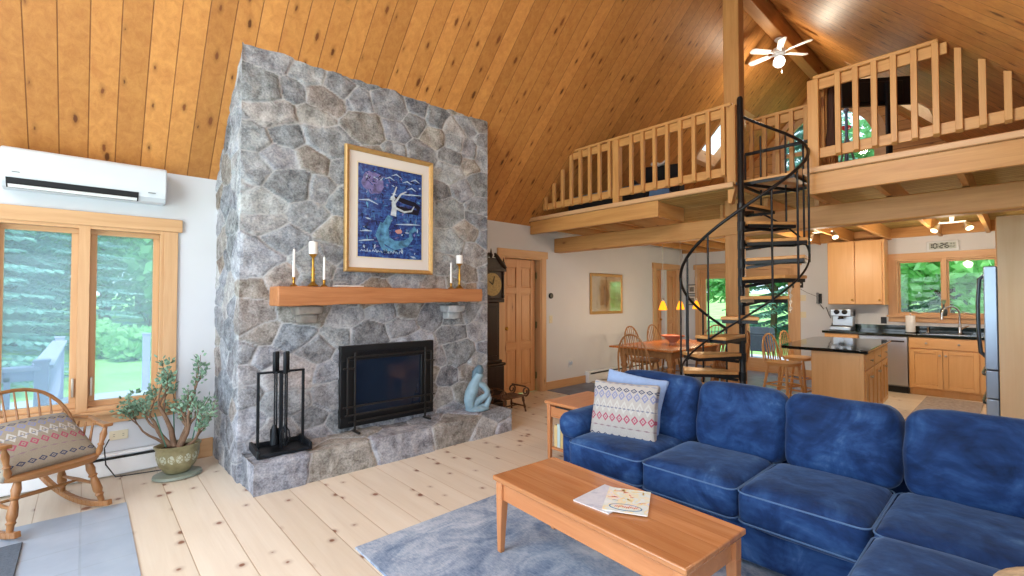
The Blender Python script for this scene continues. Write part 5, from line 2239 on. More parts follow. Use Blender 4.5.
def heater(label, x0, x1, h=.19, d=.065):
    t = thing('baseboard_heater', label, 'heater', ((x0 + x1) / 2, YW, 0))
    w = (x1 - x0) / 2
    mb = MB()
    mb.prism([(-.008, .02), (-d, .02), (-d, h - .05), (-d + .012, h - .05), (-d + .012, .032), (-.008, .032)], 'x', -w, w)
    mb.prism([(-.002, .0), (-.012, .0), (-.012, h), (-.002, h)], 'x', -w, w)
    mb.prism([(-.002, h), (-d * .75, h), (-d, h - .018), (-d + .004, h - .022), (-d * .72, h - .008), (-.002, h - .008)], 'x', -w, w)
    mb.build('cover', M['white'], t)
    mb = MB()
    mb.box(-w + .03, w - .03, -d + .016, -.014, .05, h - .04)
    mb.build('fins', M['dark'], t)
    for s in (-1, 1):
        mb = MB()
        mb.box(s * w - .03, s * w + .03, -d - .003, -.001, 0, h + .003)
        mb.build('end_cap', M['white'], t, bevel=.004)


heater('long white baseboard heater under the tall window', -1.6, .70)
heater('white baseboard heater along the dining wall', 6.36, 8.36)


def wallplate(name, label, cat, axis, p, u, z, w, h, mat, holes, group=None):
    t = thing(name, label, cat, (u, p, z) if axis == 'y' else (p, u, z), 0 if axis == 'y' else -PI / 2, group)
    mb = MB()
    mb.box(-w / 2, w / 2, -.006, 0, -h / 2, h / 2)
    mb.build('plate', mat, t, bevel=.002)
    if holes == 'outlet':
        for s in (-1, 1):
            mb = MB()
            for q in (-.008, .008):
                mb.box(q - .0015, q + .0015, -.0066, -.005, s * .02 - .006, s * .02 + .006) if h > w else mb.box(s * .03 - .006, s * .03 + .006, -.0066, -.005, q - .0015, q + .0015)
            mb.build('socket', M['dark'], t)
    else:
        mb = MB()
        mb.box(-.008, .008, -.011, -.005, -.014, .014)
        mb.build('toggle', mat, t, bevel=.002)
    return t


wallplate('wall_outlet', 'ivory double outlet under the tall window behind the plant', 'outlet', 'y', YW, .22, .32, .12, .075, M['ivory'], 'outlet')
wallplate('wall_outlet', 'white outlet low on the wall between the door and heater', 'outlet', 'y', YW, 5.93, .37, .075, .12, M['whiteplast'], 'outlet')
mb = MB()
mb.ball((0, 0, 0), .03, 12, 0, (.8, .9, 1.2))
mb.box(-.02, .02, 0, .035, -.03, .01)
tag(mb.build('night_light', M['whiteplast'], None, (5.93, YW - .037, .385), bevel=.003), 'small white night light plugged in right of the door', 'night light')
wallplate('light_switch', 'ivory light switch on the wall right of the door', 'switch', 'y', YW, 5.46, 1.11, .075, .12, M['ivory'], 'switch')
TH = thing('thermostat', 'round black thermostat on the wall above the light switch', 'thermostat', (5.46, YW, 1.485))
mb = MB()
mb.lathe([(.001, 0), (.044, 0), (.044, .02), (.038, .027), (.001, .028)], n=28, M=Matrix.Rotation(PI / 2, 4, 'X'))
mb.build('dial_ring', M['black'], TH)
mb = MB()
mb.lathe([(.001, .0282), (.025, .0282), (.025, .029), (.001, .029)], n=28, M=Matrix.Rotation(PI / 2, 4, 'X'))
mb.build('display', M['tv'], TH)
mb = MB()
mb.tube([(.16, YW - .03, .30), (.13, YW - .09, .25), (.14, YW - .10, .12), (.20, YW - .11, .012), (.35, YW - .13, .008), (.50, YW - .16, .008)], .0045, 6)
tag(mb.build('power_cord', M['black']), 'dark power cord trailing from the outlet under the window to the floor', 'cord')

# framed print on the dining wall
PR = thing('framed_print', 'gilt-framed sepia print under glass on the dining wall', 'picture', (6.93, YW - .005, 1.525))
frame('frame', PR, .96, .72, .05, .03, M['gold'])
mb = MB()
mb.box(-.44, .44, -.008, 0, -.32, .32)
mb.build('mat_board', plain('cream_mat', '#d8cdb8', .8), PR, smooth=0)
g = G('sepia_ink')
a_ = g.noise(g.map(g.obj(), (1, 1, 1.3)), 7, 4, .6, .8)
g.base(g.ramp(a_, [(.4, '#d3c6a8'), (.52, '#c9b892'), (.62, '#b09a74'), (.7, '#d8ccb0')]), .7)
sep = g.mat
mb = MB()
mb.box(-.30, .26, -.010, -.007, -.25, .25, 0)
mb.prism(ribbon([(-.1, -.2), (-.12, 0), (-.08, .12), (-.02, .18)], [.18, .2, .16, .06]), 'y', -.0112, -.0098, 1)
mb.prism(ribbon([(-.05, -.22), (.04, -.05), (.02, .1)], [.1, .12, .06]), 'y', -.0116, -.0102, 1)
mb.build('picture', [sep, plain('sepia_dark', '#a88e6c', .7, 0, .3, .3, 20)], PR, smooth=0)
mb = MB()
mb.box(-.43, .43, -.015, -.013, -.31, .31)
mb.build('glazing', glass('picture_glass', (.97, .98, .97, 1), .03), PR, smooth=0)
# ------------------------------------------------------------------ dining corner
DT = thing('dining_table', 'reddish wood dining table with turned legs beyond the sofa', 'dining table', (6.50, 3.55, 0))
mb = MB()
mb.box(-.88, .88, -.50, .50, .735, .762)
mb.build('tabletop', M['dining'], DT, bevel=.008)
mb = MB()
mb.box(-.74, .74, -.40, -.375, .63, .735)
mb.box(-.74, .74, .375, .40, .63, .735)
mb.box(-.74, -.715, -.40, .40, .63, .735)
mb.box(.715, .74, -.40, .40, .63, .735)
mb.build('apron', M['oak_x'], DT, bevel=.004)
for sx in (-1, 1):
    for sy in (-1, 1):
        mb = MB()
        x, y = sx * .70, sy * .36
        mb.box(x - .045, x + .045, y - .045, y + .045, .60, .735)
        mb.lathe([(.035, 0), (.04, .03), (.028, .06), (.036, .10), (.05, .30), (.052, .38), (.032, .43), (.03, .44), (.05, .47), (.052, .49), (.03, .52), (.042, .55), (.045, .60)], (x, y, 0), 16)
        mb.build('leg', M['oak_z'], DT, bevel=.003)
BW = thing('bowl', 'terracotta pink footed bowl in the middle of the dining table', 'bowl', (6.45, 3.50, .762))
mb = MB()
mb.lathe([(.05, 0), (.055, .01), (.045, .025), (.08, .06), (.13, .10), (.165, .125), (.16, .128), (.12, .105), (.06, .07), (.001, .06)], n=28)
mb.build('vessel', plain('terracotta_glaze', '#bf7f66', .4, 0, .4, .12, 14), BW, smooth=60)
mb = MB()
mb.lathe([(.166, .118), (.172, .124), (.17, .135), (.160, .133), (.158, .124)], n=28)
mb.build('rim', plain('terracotta_rim', '#a4573f', .4), BW, smooth=60)

GCH = 'windsor chairs round the dining table'
ch0 = windsor('dining_chair', 'hoop-back dining chair at the near end of the table', 'chair', .45, .46, .42, .53, nsp=8, lean=.2, group=GCH, backw=.50)
ch0.location = (5.53, 3.44, 0)
ch0.rotation_euler = (0, 0, math.radians(90))
for (x, y, rz, lab) in ((6.78, 4.18, 0, 'hoop-back dining chair on the wall side of the table, nearest the sofa'),
                        (7.48, 4.18, 0, 'hoop-back dining chair on the wall side of the table, by the pine door'),
                        (7.85, 3.58, -90, 'hoop-back dining chair at the far end of the table, by the glass doors'),
                        (6.45, 2.98, 180, 'hoop-back dining chair on the stair side of the table, nearest the sofa'),
                        (7.10, 2.98, 180, 'hoop-back dining chair on the stair side of the table, farther from the sofa')):
    dup(ch0, (x, y, .006 if x > 7.6 else 0), math.radians(rz) + (0 if abs(rz) != 90 else 0), lab)

# pendant bar over the table
PB = thing('pendant_bar', 'nickel ceiling bar carrying three small pendants over the dining table', 'lamp bar', (6.88, 3.60, 2.57))
mb = MB()
mb.lathe([(.06, 0), (.06, -.02), (.02, -.028), (.012, -.05)], n=16)
mb.build('canopy', M['nickel'], PB)
mb = MB()
mb.tube([(-.56, 0, -.06), (-.3, .0, -.05), (0, 0, -.05), (.3, 0, -.05), (.56, 0, -.06)], .012, 8)
mb.build('bar', M['nickel'], PB)
PENDS = (6.35, 6.88, 7.41)
shade_g = glow('amber_shade', '#ff9e22', 2.2)
tip_g = glow('amber_shade_hot', '#ffd27a', 6)
for i, x in enumerate(PENDS):
    t = thing('pendant_lamp', '%s amber glass pendant of three hanging over the dining table' % ('left', 'middle', 'right')[i], 'pendant lamp', (x, 3.60, 1.27), 0, 'amber pendants over the dining table')
    mb = MB()
    mb.tube([(0, 0, .17), (0, 0, 1.27)], .003, 6)
    mb.build('cable', M['nickel'], t)
    mb = MB()
    mb.lathe([(.018, .135), (.02, .15), (.012, .175), (.004, .18)], n=14)
    mb.build('socket', M['nickel'], t)
    mb = MB()
    mb.lathe([(.060, 0), (.055, .03), (.038, .085), (.024, .12), (.016, .14), (.013, .14), (.021, .12), (.034, .085), (.051, .03), (.056, .001)], n=24)
    mb.build('lamp_shade', shade_g, t)
    mb = MB()
    mb.ball((0, 0, .045), .026, 12)
    mb.build('bulb', tip_g, t)

# two little frames in the corner
for i, z in enumerate((1.64, 1.40)):
    t = thing('small_frame', '%s small black frame hanging in the dining corner' % ('upper', 'lower')[i], 'picture', (XB - .004, 4.86, z), -PI / 2, 'small frames in the dining corner')
    frame('frame', t, .22, .21, .018, .02, M['black'])
    mb = MB()
    mb.box(-.1, .1, -.006, 0, -.095, .095)
    mb.build('mat_board', M['mat'], t, smooth=0)
    mb = MB()
    mb.box(-.05, .05, -.008, -.005, -.05, .05)
    mb.build('picture', plain('small_print_%d' % i, '#7e7a74', .7, 0, .3, .4, 40), t, smooth=0)

# ------------------------------------------------------------------ island with stools
IA = math.radians(2.5)
IS = thing('kitchen_island', 'maple kitchen island with a dark polished stone top', 'kitchen island', (6.98, 1.41, 0), IA)
mb = MB()
mb.box(-.86, .87, -.23, .24, .10, .855)
mb.box(-.82, .80, -.17, .20, 0, .10)
mb.build('cabinet', M['maple_z'], IS, bevel=.004)
mb = MB()
mb.box(-.875, -.86, -.235, .245, .0, .855)
mb.build('end_panel', M['maple_z'], IS, bevel=.003)
mb = MB()
mb.box(-.88, -.858, -.24, -.20, 0, .855)
mb.build('corner_stile', M['maple_z'], IS, bevel=.003)
poly = [(-.92, -.28), (.92, -.28), (.92, .42), (.88, .53), (.78, .58), (-.76, .58), (-.87, .55), (-.92, .46)]
mb = MB()
mb.prism(poly, 'z', .858, .893)
mb.build('worktop', M['blacktop'], IS, bevel=.008, seg=3)
mb = MB()
for (a, b, lab) in ((-.83, -.27, 'l'), (-.26, .30, 'm'), (.31, .86, 'r')):
    fr_ = MB()
    fr_.box(a + .01, b - .01, -.25, -.228, .68, .84)
    dr = fr_.build('drawer', M['maple_x'], IS, bevel=.004)
    kb = MB()
    kb.lathe([(.006, 0), (.006, .014), (.015, .02), (.015, .026), (.001, .03)], n=12, M=Matrix.Translation(((a + b) / 2, -.25, .76)) @ Matrix.Rotation(PI / 2, 4, 'X'))
    kb.build('knob', M['nickel'], dr)
    for s in (0, 1):
        c, d = (a + .01, (a + b) / 2 - .003) if s == 0 else ((a + b) / 2 + .003, b - .01)
        dm = MB()
        dm.box(c, c + .05, -.25, -.228, .13, .66)
        dm.box(d - .05, d, -.25, -.228, .13, .66)
        dm.box(c + .05, d - .05, -.25, -.228, .13, .18)
        dm.box(c + .05, d - .05, -.25, -.228, .61, .66)
        dm.box(c + .05, d - .05, -.24, -.228, .18, .61)
        do = dm.build('door', M['maple_z'], IS, bevel=.003)
        kb = MB()
        kb.lathe([(.006, 0), (.006, .014), (.015, .02), (.015, .026), (.001, .03)], n=12, M=Matrix.Translation(((d - .025) if s == 0 else (c + .025), -.25, .58)) @ Matrix.Rotation(PI / 2, 4, 'X'))
        kb.build('knob', M['nickel'], do)

stl = windsor('bar_stool', 'pale hoop-back bar stool at the island, nearest the sofa', 'bar stool', .62, .38, .36, .36, wood_='maple', nsp=6, lean=.16, ringed=True, group='bar stools at the island', splay=.06)
stl.location = (6.72, 2.10, 0)
stl.rotation_euler = (0, 0, math.radians(-14))
dup(stl, (7.48, 2.14, 0), math.radians(-8), 'pale hoop-back bar stool at the island, farther from the sofa')

# ------------------------------------------------------------------ kitchen run on the back wall
KF = 9.20          # cabinet fronts


def knob(p, par, axis='x'):
    kb = MB()
    kb.lathe([(.006, 0), (.006, .014), (.016, .02), (.016, .026), (.001, .03)], n=12, M=Matrix.Translation(p) @ Matrix.Rotation(-PI / 2, 4, 'Y'))
    kb.build('knob', M['nickel'], par)


def shaker(mbx, y0, y1, z0, z1, w=.055, t=.02):
    mbx.box(KF - t, KF, y0, y0 + w, z0, z1)
    mbx.box(KF - t, KF, y1 - w, y1, z0, z1)
    mbx.box(KF - t, KF, y0 + w, y1 - w, z0, z0 + w)
    mbx.box(KF - t, KF, y0 + w, y1 - w, z1 - w, z1)
    mbx.box(KF - t * .5, KF, y0 + w, y1 - w, z0 + w, z1 - w)


SKC = thing('base_cabinet', 'maple sink cabinet with two doors under the kitchen window', 'cabinet', (0, 0, 0), 0, 'kitchen base cabinets')
mb = MB()
mb.box(KF, XB - .025, .22, 1.155, .10, .865)
mb.box(KF + .06, XB - .025, .22, 1.155, 0, .10)
mb.build('body', M['maple_z'], SKC, bevel=.003)
mb = MB()
mb.box(KF - .02, KF, .40, 1.14, .70, .855)
fo = mb.build('false_drawer_front', M['maple_y'], SKC, bevel=.003)
for y in (.6, .95):
    knob((KF - .02, y, .78), fo)
for s, (a, b) in enumerate(((.775, 1.14), (.40, .768))):
    mb = MB()
    shaker(mb, a, b, .12, .685)
    do = mb.build('door', M['maple_z'], SKC, bevel=.003)
    knob((KF - .02, a + .03 if s == 0 else b - .03, .61), do)
mb = MB()
mb.box(KF - .004, KF, .225, .39, .12, .855)
mb.build('filler_panel', M['maple_z'], SKC, bevel=.002)
BC2 = thing('base_cabinet', 'maple base cabinet at the left end of the kitchen counter', 'cabinet', (0, 0, 0), 0, 'kitchen base cabinets')
mb = MB()
mb.box(KF, XB - .025, 1.77, 2.24, .10, .865)
mb.box(KF + .06, XB - .025, 1.77, 2.24, 0, .10)
mb.build('body', M['maple_z'], BC2, bevel=.003)
mb = MB()
mb.box(KF - .02, KF, 1.78, 2.23, .70, .855)
do = mb.build('drawer', M['maple_y'], BC2, bevel=.003)
knob((KF - .02, 2.0, .78), do)
mb = MB()
shaker(mb, 1.78, 2.23, .12, .685)
do = mb.build('door', M['maple_z'], BC2, bevel=.003)
knob((KF - .02, 1.82, .61), do)
DW = thing('dishwasher', 'stainless steel dishwasher left of the sink cabinet', 'dishwasher', (0, 0, 0))
mb = MB()
mb.box(KF + .0, XB - .03, 1.163, 1.762, .10, .86)
mb.build('tub', M['grey'], DW)
mb = MB()
mb.box(KF - .025, KF, 1.165, 1.76, .12, .855)
dd = mb.build('door', M['steel'], DW, bevel=.006)
mb = MB()
mb.box(KF - .028, KF - .024, 1.20, 1.725, .775, .80)
mb.build('handle_recess', M['dark'], dd)
mb = MB()
mb.box(KF + .03, KF + .05, 1.165, 1.76, 0, .11)
mb.build('kickplate', M['dark'], DW)
CTP = thing('worktop', 'dark green granite worktop with upstand along the kitchen window wall', 'worktop', (0, 0, 0))
mb = MB()
SB_ = (.50, 1.05, KF + .1, XB - .13)    # sink cut-out
mb.box(KF - .035, XB, 1.05, 2.27, .868, .905)
mb.box(KF - .035, XB, .18, .50, .868, .905)
mb.box(KF - .035, SB_[2], .50, 1.05, .868, .905)
mb.box(SB_[3], XB, .50, 1.05, .868, .905)
mb.build('slab', M['granite'], CTP, bevel=.005)
mb = MB()
mb.box(XB - .022, XB, .18, 2.27, .905, 1.005)
mb.build('upstand', M['granite'], CTP, bevel=.003)
SK = thing('kitchen_sink', 'steel sink set into the granite worktop under the window', 'sink', (0, 0, 0))
mb = MB()
a, b, c, d = SB_
mb.box(c + .004, d - .004, a + .004, b - .004, .72, .73)
mb.box(c + .004, c + .012, a + .004, b - .004, .73, .895)
mb.box(d - .012, d - .004, a + .004, b - .004, .73, .895)
mb.box(c + .012, d - .012, a + .004, a + .012, .73, .895)
mb.box(c + .012, d - .012, b - .012, b - .004, .73, .895)
mb.build('basin', M['steel'], SK, bevel=.003)
mb = MB()
mb.lathe([(.001, .731), (.04, .731), (.045, .734), (.001, .736)], ((c + d) / 2, (a + b) / 2, 0), 16)
mb.build('drain', M['chrome'], SK)
FC = thing('kitchen_faucet', 'tall chrome gooseneck faucet behind the sink', 'faucet', (XB - .1, .62, .905))
mb = MB()
mb.lathe([(.03, 0), (.03, .01), (.02, .02), (.018, .12), (.014, .13)], n=16)
mb.build('body', M['chrome'], FC)
mb = MB()
pts = [(0, 0, .1), (0, 0, .30)] + [(-.10 + .10 * math.cos(t), .09 - .09 * math.cos(t), .30 + .115 * math.sin(t)) for t in [PI * i / 14 for i in range(1, 15)]] + [(-.20, .18, .27)]
mb.tube(pts, .0125, 10)
mb.tube([(-.2, .18, .28), (-.2, .18, .22)], .017, 10)
mb.build('spout', M['chrome'], FC, smooth=60)
mb = MB()
mb.tube([(0, -.02, .08), (-.01, -.06, .11), (-.03, -.10, .13)], [.01, .008, .007], 8)
mb.build('handle', M['chrome'], FC)
SD = thing('soap_dispenser', 'small chrome soap pump left of the faucet', 'soap pump', (XB - .1, .98, .905))
mb = MB()
mb.lathe([(.02, 0), (.02, .012), (.011, .02), (.010, .07), (.014, .075), (.014, .09), (.001, .092)], n=14)
mb.build('body', M['chrome'], SD)
mb = MB()
mb.tube([(0, 0, .085), (-.03, 0, .09), (-.055, 0, .078)], .006, 8)
mb.build('nozzle', M['chrome'], SD)
PTW = thing('paper_towel', 'white paper towel roll standing on the granite worktop', 'paper towel', (XB - .24, 1.17, .905))
mb = MB()
mb.lathe([(.075, 0), (.078, .006), (.02, .012), (.009, .02), (.009, .285), (.012, .295), (.001, .30)], n=24)
mb.build('holder', M['chrome'], PTW)
mb = MB()
mb.lathe([(.058, .014), (.06, .02), (.06, .265), (.058, .27), (.021, .27), (.021, .014)], n=28)
mb.build('roll', M['white'], PTW)
VS = thing('vase', 'dark glass bottle vase on the kitchen window sill', 'vase', (XB + .0 - .03, .80, 1.17))
mb = MB()
mb.lathe([(.03, 0), (.04, .02), (.045, .06), (.04, .10), (.015, .13), (.012, .17), (.017, .18)], n=18, sy=1, sx=.6)
mb.build('body', plain('smoky_glass', '#3b4a4c', .1, 0, .7), VS, smooth=60)
mb = MB()
rv = random.Random(2)
for k in range(9):
    p = Vector((0, 0, .17))
    d = Vector((rv.uniform(-.25, .1), rv.uniform(-.5, .5), 1)).normalized()
    mb.tube([p, p + d * .05, p + d * .09], [.0025, .006, .001], 5)
mb.build('sprig', M['leaf_jade'], VS)

ES = thing('espresso_machine', 'steel espresso machine on the left end of the granite worktop', 'coffee machine', (XB - .26, 2.06, .905), -PI / 2)
mb = MB()
mb.box(-.15, .15, .02, .18, .02, .33)
mb.box(-.15, .15, -.16, .18, .0, .07)
mb.box(-.15, .15, -.12, .18, .235, .36)
mb.build('body', M['steel'], ES, bevel=.012)
mb = MB()
mb.lathe([(.04, 0), (.04, .02), (.03, .025)], n=16, M=Matrix.Translation((-.05, -.12, .31)) @ Matrix.Rotation(PI / 2, 4, 'X'))
mb.lathe([(.04, 0), (.04, .02), (.03, .025)], n=16, M=Matrix.Translation((.06, -.12, .31)) @ Matrix.Rotation(PI / 2, 4, 'X'))
mb.build('gauge', M['black'], ES)
mb = MB()
mb.lathe([(.035, .19), (.035, .235), (.03, .24)], (.0, -.08, 0), 16)
mb.bar((0, -.10, .205), (0, -.24, .20), .025, .022)
mb.build('portafilter', M['black'], ES)
mb = MB()
mb.box(-.13, .13, -.155, .0, .07, .078)
mb.build('drip_tray', M['dark'], ES)

UC = thing('wall_cabinet', 'maple wall cabinet with two plain doors left of the kitchen window', 'cabinet', (0, 0, 0))
mb = MB()
mb.box(XB - .31, XB, 1.47, 2.25, 1.34, 2.41)
mb.build('body', M['maple_z'], UC, bevel=.003)
for s, (a, b) in enumerate(((1.865, 2.24), (1.50, 1.855))):
    mb = MB()
    mb.box(XB - .33, XB - .31, a, b, 1.35, 2.40)
    do = mb.build('door', M['maple_z'], UC, bevel=.004)
    kb = MB()
    y = (a + .035) if s == 0 else (a + .035)
    kb.lathe([(.006, 0), (.006, .014), (.015, .02), (.015, .026), (.001, .03)], n=12, M=Matrix.Translation((XB - .33, y, 1.42)) @ Matrix.Rotation(-PI / 2, 4, 'Y'))
    kb.build('knob', M['brass'], do)

# digital clock over the kitchen window
DC = thing('digital_clock', 'white framed digital clock showing 10:26 above the kitchen window', 'clock', (XB, .80, 2.26), -PI / 2)
mb = MB()
mb.box(-.185, .185, -.03, 0, -.075, .075)
mb.build('case', M['whiteplast'], DC, bevel=.006)
mb = MB()
mb.box(-.155, .155, -.032, -.029, -.05, .05)
mb.build('display', plain('lcd_grey', '#b4bdbb', .25), DC)
SEG = {'0': 'abcdef', '1': 'bc', '2': 'abged', '6': 'afgedc'}


def digit(mbx, ch, x, z, w, h, t, y):
    for sname in SEG[ch]:
        if sname in 'agd':
            zz = {'a': h, 'g': h / 2, 'd': 0}[sname]
            mbx.box(x + t * .4, x + w - t * .4, y - .0015, y, z + zz - t / 2, z + zz + t / 2)
        else:
            xx = x if sname in 'fe' else x + w
            z0 = z if sname in 'ec' else z + h / 2
            mbx.box(xx - t / 2, xx + t / 2, y - .0015, y, z0 + t * .3, z0 + h / 2 - t * .3)


mb = MB()
digit(mb, '1', -.165, -.032, .04, .068, .017, -.032)
digit(mb, '0', -.105, -.032, .04, .068, .017, -.032)
mb.box(-.052, -.044, -.0335, -.032, .008, .018)
mb.box(-.052, -.044, -.0335, -.032, -.018, -.008)
digit(mb, '2', -.03, -.032, .04, .068, .017, -.032)
digit(mb, '6', .03, -.032, .04, .068, .017, -.032)
mb.build('digits', M['dark'], DC, smooth=0)
mb = MB()
for k in range(2):
    digit(mb, '2' if k else '0', .09 + .03 * k, -.03, .018, .03, .005, -.032)
    mb.box(.09 + .03 * k, .108 + .03 * k, -.0335, -.032, .022, .034)
mb.build('small_digits', plain('lcd_dim', '#3f4a48', .4), DC, smooth=0)

# wall phone, plates, small sign on the back wall
PH = thing('wall_phone', 'dark corded phone hanging on the wall left of the espresso machine', 'telephone', (XB, 2.45, 1.45), -PI / 2)
mb = MB()
mb.box(-.035, .035, -.03, 0, -.1, .08)
mb.build('base', M['black'], PH, bevel=.008)
mb = MB()
mb.tube([(-.02, -.05, -.09), (-.02, -.065, -.05), (-.02, -.065, .05), (-.02, -.05, .09)], [.024, .016, .016, .024], 10)
mb.build('handset', M['grey'], PH, smooth=60)
mb = MB()
mb.tube([(0, -.02, -.1), (.06, -.02, -.2), (.10, -.015, -.16), (.14, -.012, -.30), (.17, -.012, -.36)], .006, 6)
mb.tube([(-.03, -.01, .02), (-.2, -.008, .10), (-.36, -.006, .2)], .003, 5)
mb.build('cord', M['black'], PH, smooth=60)
wallplate('light_switch', 'ivory switch plate right of the glass doors, upper of the two', 'switch', 'x', XB, 2.73, 1.45, .12, .11, M['ivory'], 'switch', None)
wallplate('light_switch', 'ivory switch plate right of the glass doors, lower of the two', 'switch', 'x', XB, 2.73, 1.14, .12, .11, M['ivory'], 'switch', None)
wallplate('wall_outlet', 'black outlet above the worktop left of the kitchen window', 'outlet', 'x', XB, 1.54, 1.08, .075, .11, M['black'], 'outlet')
SG = thing('wall_sign', 'small black sign on the wall beside the glass doors', 'sign', (XB, 2.80, 1.70), -PI / 2)
mb = MB()
mb.box(-.09, .09, -.012, 0, -.06, .06)
mb.build('board', M['black'], SG, bevel=.003)
mb = MB()
for k in range(5):
    mb.box(-.065 + .027 * k, -.048 + .027 * k, -.0128, -.011, -.012, .018)
mb.build('pale_marks', M['mat'], SG, smooth=0)
HO = thing('door_ornament', 'pale scrolled metal ornament hanging on the frame of the glass door', 'ornament', (XB - .03, 2.915, 1.42), -PI / 2)
mb = MB()
for k in range(4):
    z = .18 - k * .12
    pts = [(.028 * math.cos(t) * (1 - t / 9), -.006, z + .05 * math.sin(t) * (1 - t / 12)) for t in [.5 * i for i in range(14)]]
    mb.tube(pts, .005, 6)
mb.tube([(0, -.006, -.25), (0, -.006, .26)], .004, 6)
mb.build('scrollwork', M['steel'], HO)

# track spots under the joists
for i, (x, y, lab) in enumerate(((8.3, 2.02, 'two-headed ceiling spotlight above the wall cabinet end of the kitchen'), (8.5, .60, 'two-headed ceiling spotlight in front of the kitchen window'))):
    t = thing('ceiling_spotlight', lab, 'spotlight', (x, y, 2.588), 0, 'ceiling spotlights in the kitchen')
    mb = MB()
    mb.lathe([(.001, 0), (.07, 0), (.07, -.02), (.03, -.03), (.02, -.12), (.001, -.125)], n=18)
    mb.bar((0, -.14, -.13), (0, .14, -.13), .02, .02)
    mb.build('mount', M['white'], t)
    for s in (-1, 1):
        mb = MB()
        A = Vector((0, s * .13, -.14))
        dr_ = Vector((-.55, s * .35, -.75)).normalized()
        mb.tube([A, A + dr_ * .03, A + dr_ * .09, A + dr_ * .12], [.012, .028, .042, .045], 14)
        hd = mb.build('lamp_head', M['nickel'], t)
        mb = MB()
        mb.tube([A + dr_ * .118, A + dr_ * .124], [.038, .038], 14)
        mb.build('bulb', glow('spot_bulb_%d%d' % (i, s), '#ffe2b0', 6), hd)

mb = MB()
mb.box(7.0, 9.12, .36, .95, 0, .010)
tag(mb.build('kitchen_runner', M['kitchenmat'], bevel=.003), 'grey-brown runner on the kitchen floor before the sink', 'rug')

# ------------------------------------------------------------------ fridge and tall housing on the right
FR = thing('refrigerator', 'stainless french-door fridge with two freezer drawers at the right edge', 'refrigerator', (7.45, 0, 0))
mb = MB()
mb.box(-.45, .45, -.50, .15, .02, 1.76)
mb.build('body', M['grey'], FR, bevel=.006)
for (a, b) in ((-.452, -.004), (.004, .452)):
    mb = MB()
    mb.box(a, b, .16, .262, .70, 1.785)
    do = mb.build('door', M['fridge'], FR, bevel=.01, seg=3)
    x = b - .05 if a < -.2 else a + .05
    mb = MB()
    mb.tube([(x, .255, .78), (x, .31, .84), (x, .325, 1.1), (x, .325, 1.4), (x, .31, 1.66), (x, .255, 1.72)], .016, 10)
    mb.build('handle', plain('dark_steel', '#555d66', .3, .8), do, smooth=60)
for (c, d) in ((.40, .69), (.06, .39)):
    mb = MB()
    mb.box(-.452, .452, .16, .258, c, d)
    do = mb.build('drawer', M['fridge'], FR, bevel=.01, seg=3)
    mb = MB()
    mb.tube([(-.43, .25, d - .05), (-.42, .272, d - .045), (-.3, .282, d - .04), (.3, .282, d - .04), (.42, .272, d - .045), (.43, .25, d - .05)], .014, 8)
    mb.build('handle', plain('dark_steel', '#555d66', .3, .8), do, smooth=60)
PN = thing('tall_cabinet', 'tall maple housing beside and above the fridge at the right edge', 'cabinet', (0, 0, 0))
mb = MB()
mb.box(6.93, 6.965, YR + .005, .155, 0, 2.29)
mb.build('side_panel', wood('lit_maple_panel', '#e6c79c', '#efd6b2', '#8a5428', 'z', 'y', 0, .4, knots=0, grain=.4), PN, bevel=.003)  # paler maple: the light falling on this panel is put into its colour
mb = MB()
mb.box(6.97, 7.95, YR + .005, .12, 1.82, 2.29)
mb.box(7.93, 7.965, YR + .005, .12, 0, 1.82)
mb.build('carcass', M['maple_z'], PN, bevel=.003)
for a, b in ((6.972, 7.455), (7.465, 7.948)):
    mb = MB()
    mb.box(a, b, .125, .165, 1.83, 2.28)
    mb.build('door', M['maple_z'], PN, bevel=.004)
# ------------------------------------------------------------------ outdoors
mb = MB()
n = 40
vs, fs = [], []
for i in range(n + 1):
    for j in range(n + 1):
        x, y = -40 + 110 * i / n, -30 + 90 * j / n
        d = max(0, math.hypot(max(0, x - 11, -2 - x), max(0, y - 6, -1 - y)) - 6)
        z = -.45 + .045 * d + (.25 * mnoise.noise(Vector((x * .1, y * .1, 0))) if d > 0 else 0)
        vs.append((x, y, z))
for i in range(n):
    for j in range(n):
        fs.append((i * (n + 1) + j, (i + 1) * (n + 1) + j, (i + 1) * (n + 1) + j + 1, i * (n + 1) + j + 1))
mb.add(vs, fs)
lawn = mb.build('lawn', M['grass'], smooth=60)
struct(lawn)


def gz(x, y):
    d = max(0, math.hypot(max(0, x - 11, -2 - x), max(0, y - 6, -1 - y)) - 6)
    return -.45 + .045 * d


def decking(name, label, x0, x1, y0, y1, z, along):
    mb = MB()
    w = .14
    if along == 'x':
        y = y0
        while y < y1 - .01:
            mb.box(x0, x1, y, min(y + w - .008, y1), z - .03, z)
            y += w
    else:
        x = x0
        while x < x1 - .01:
            mb.box(x, min(x + w - .008, x1), y0, y1, z - .03, z)
            x += w
    mb.box(x0 + .05, x1 - .05, y0 + .05, y1 - .05, z - .2, z - .03)
    o = mb.build(name, M['deck'], smooth=0)
    return tag(o, label, 'deck')


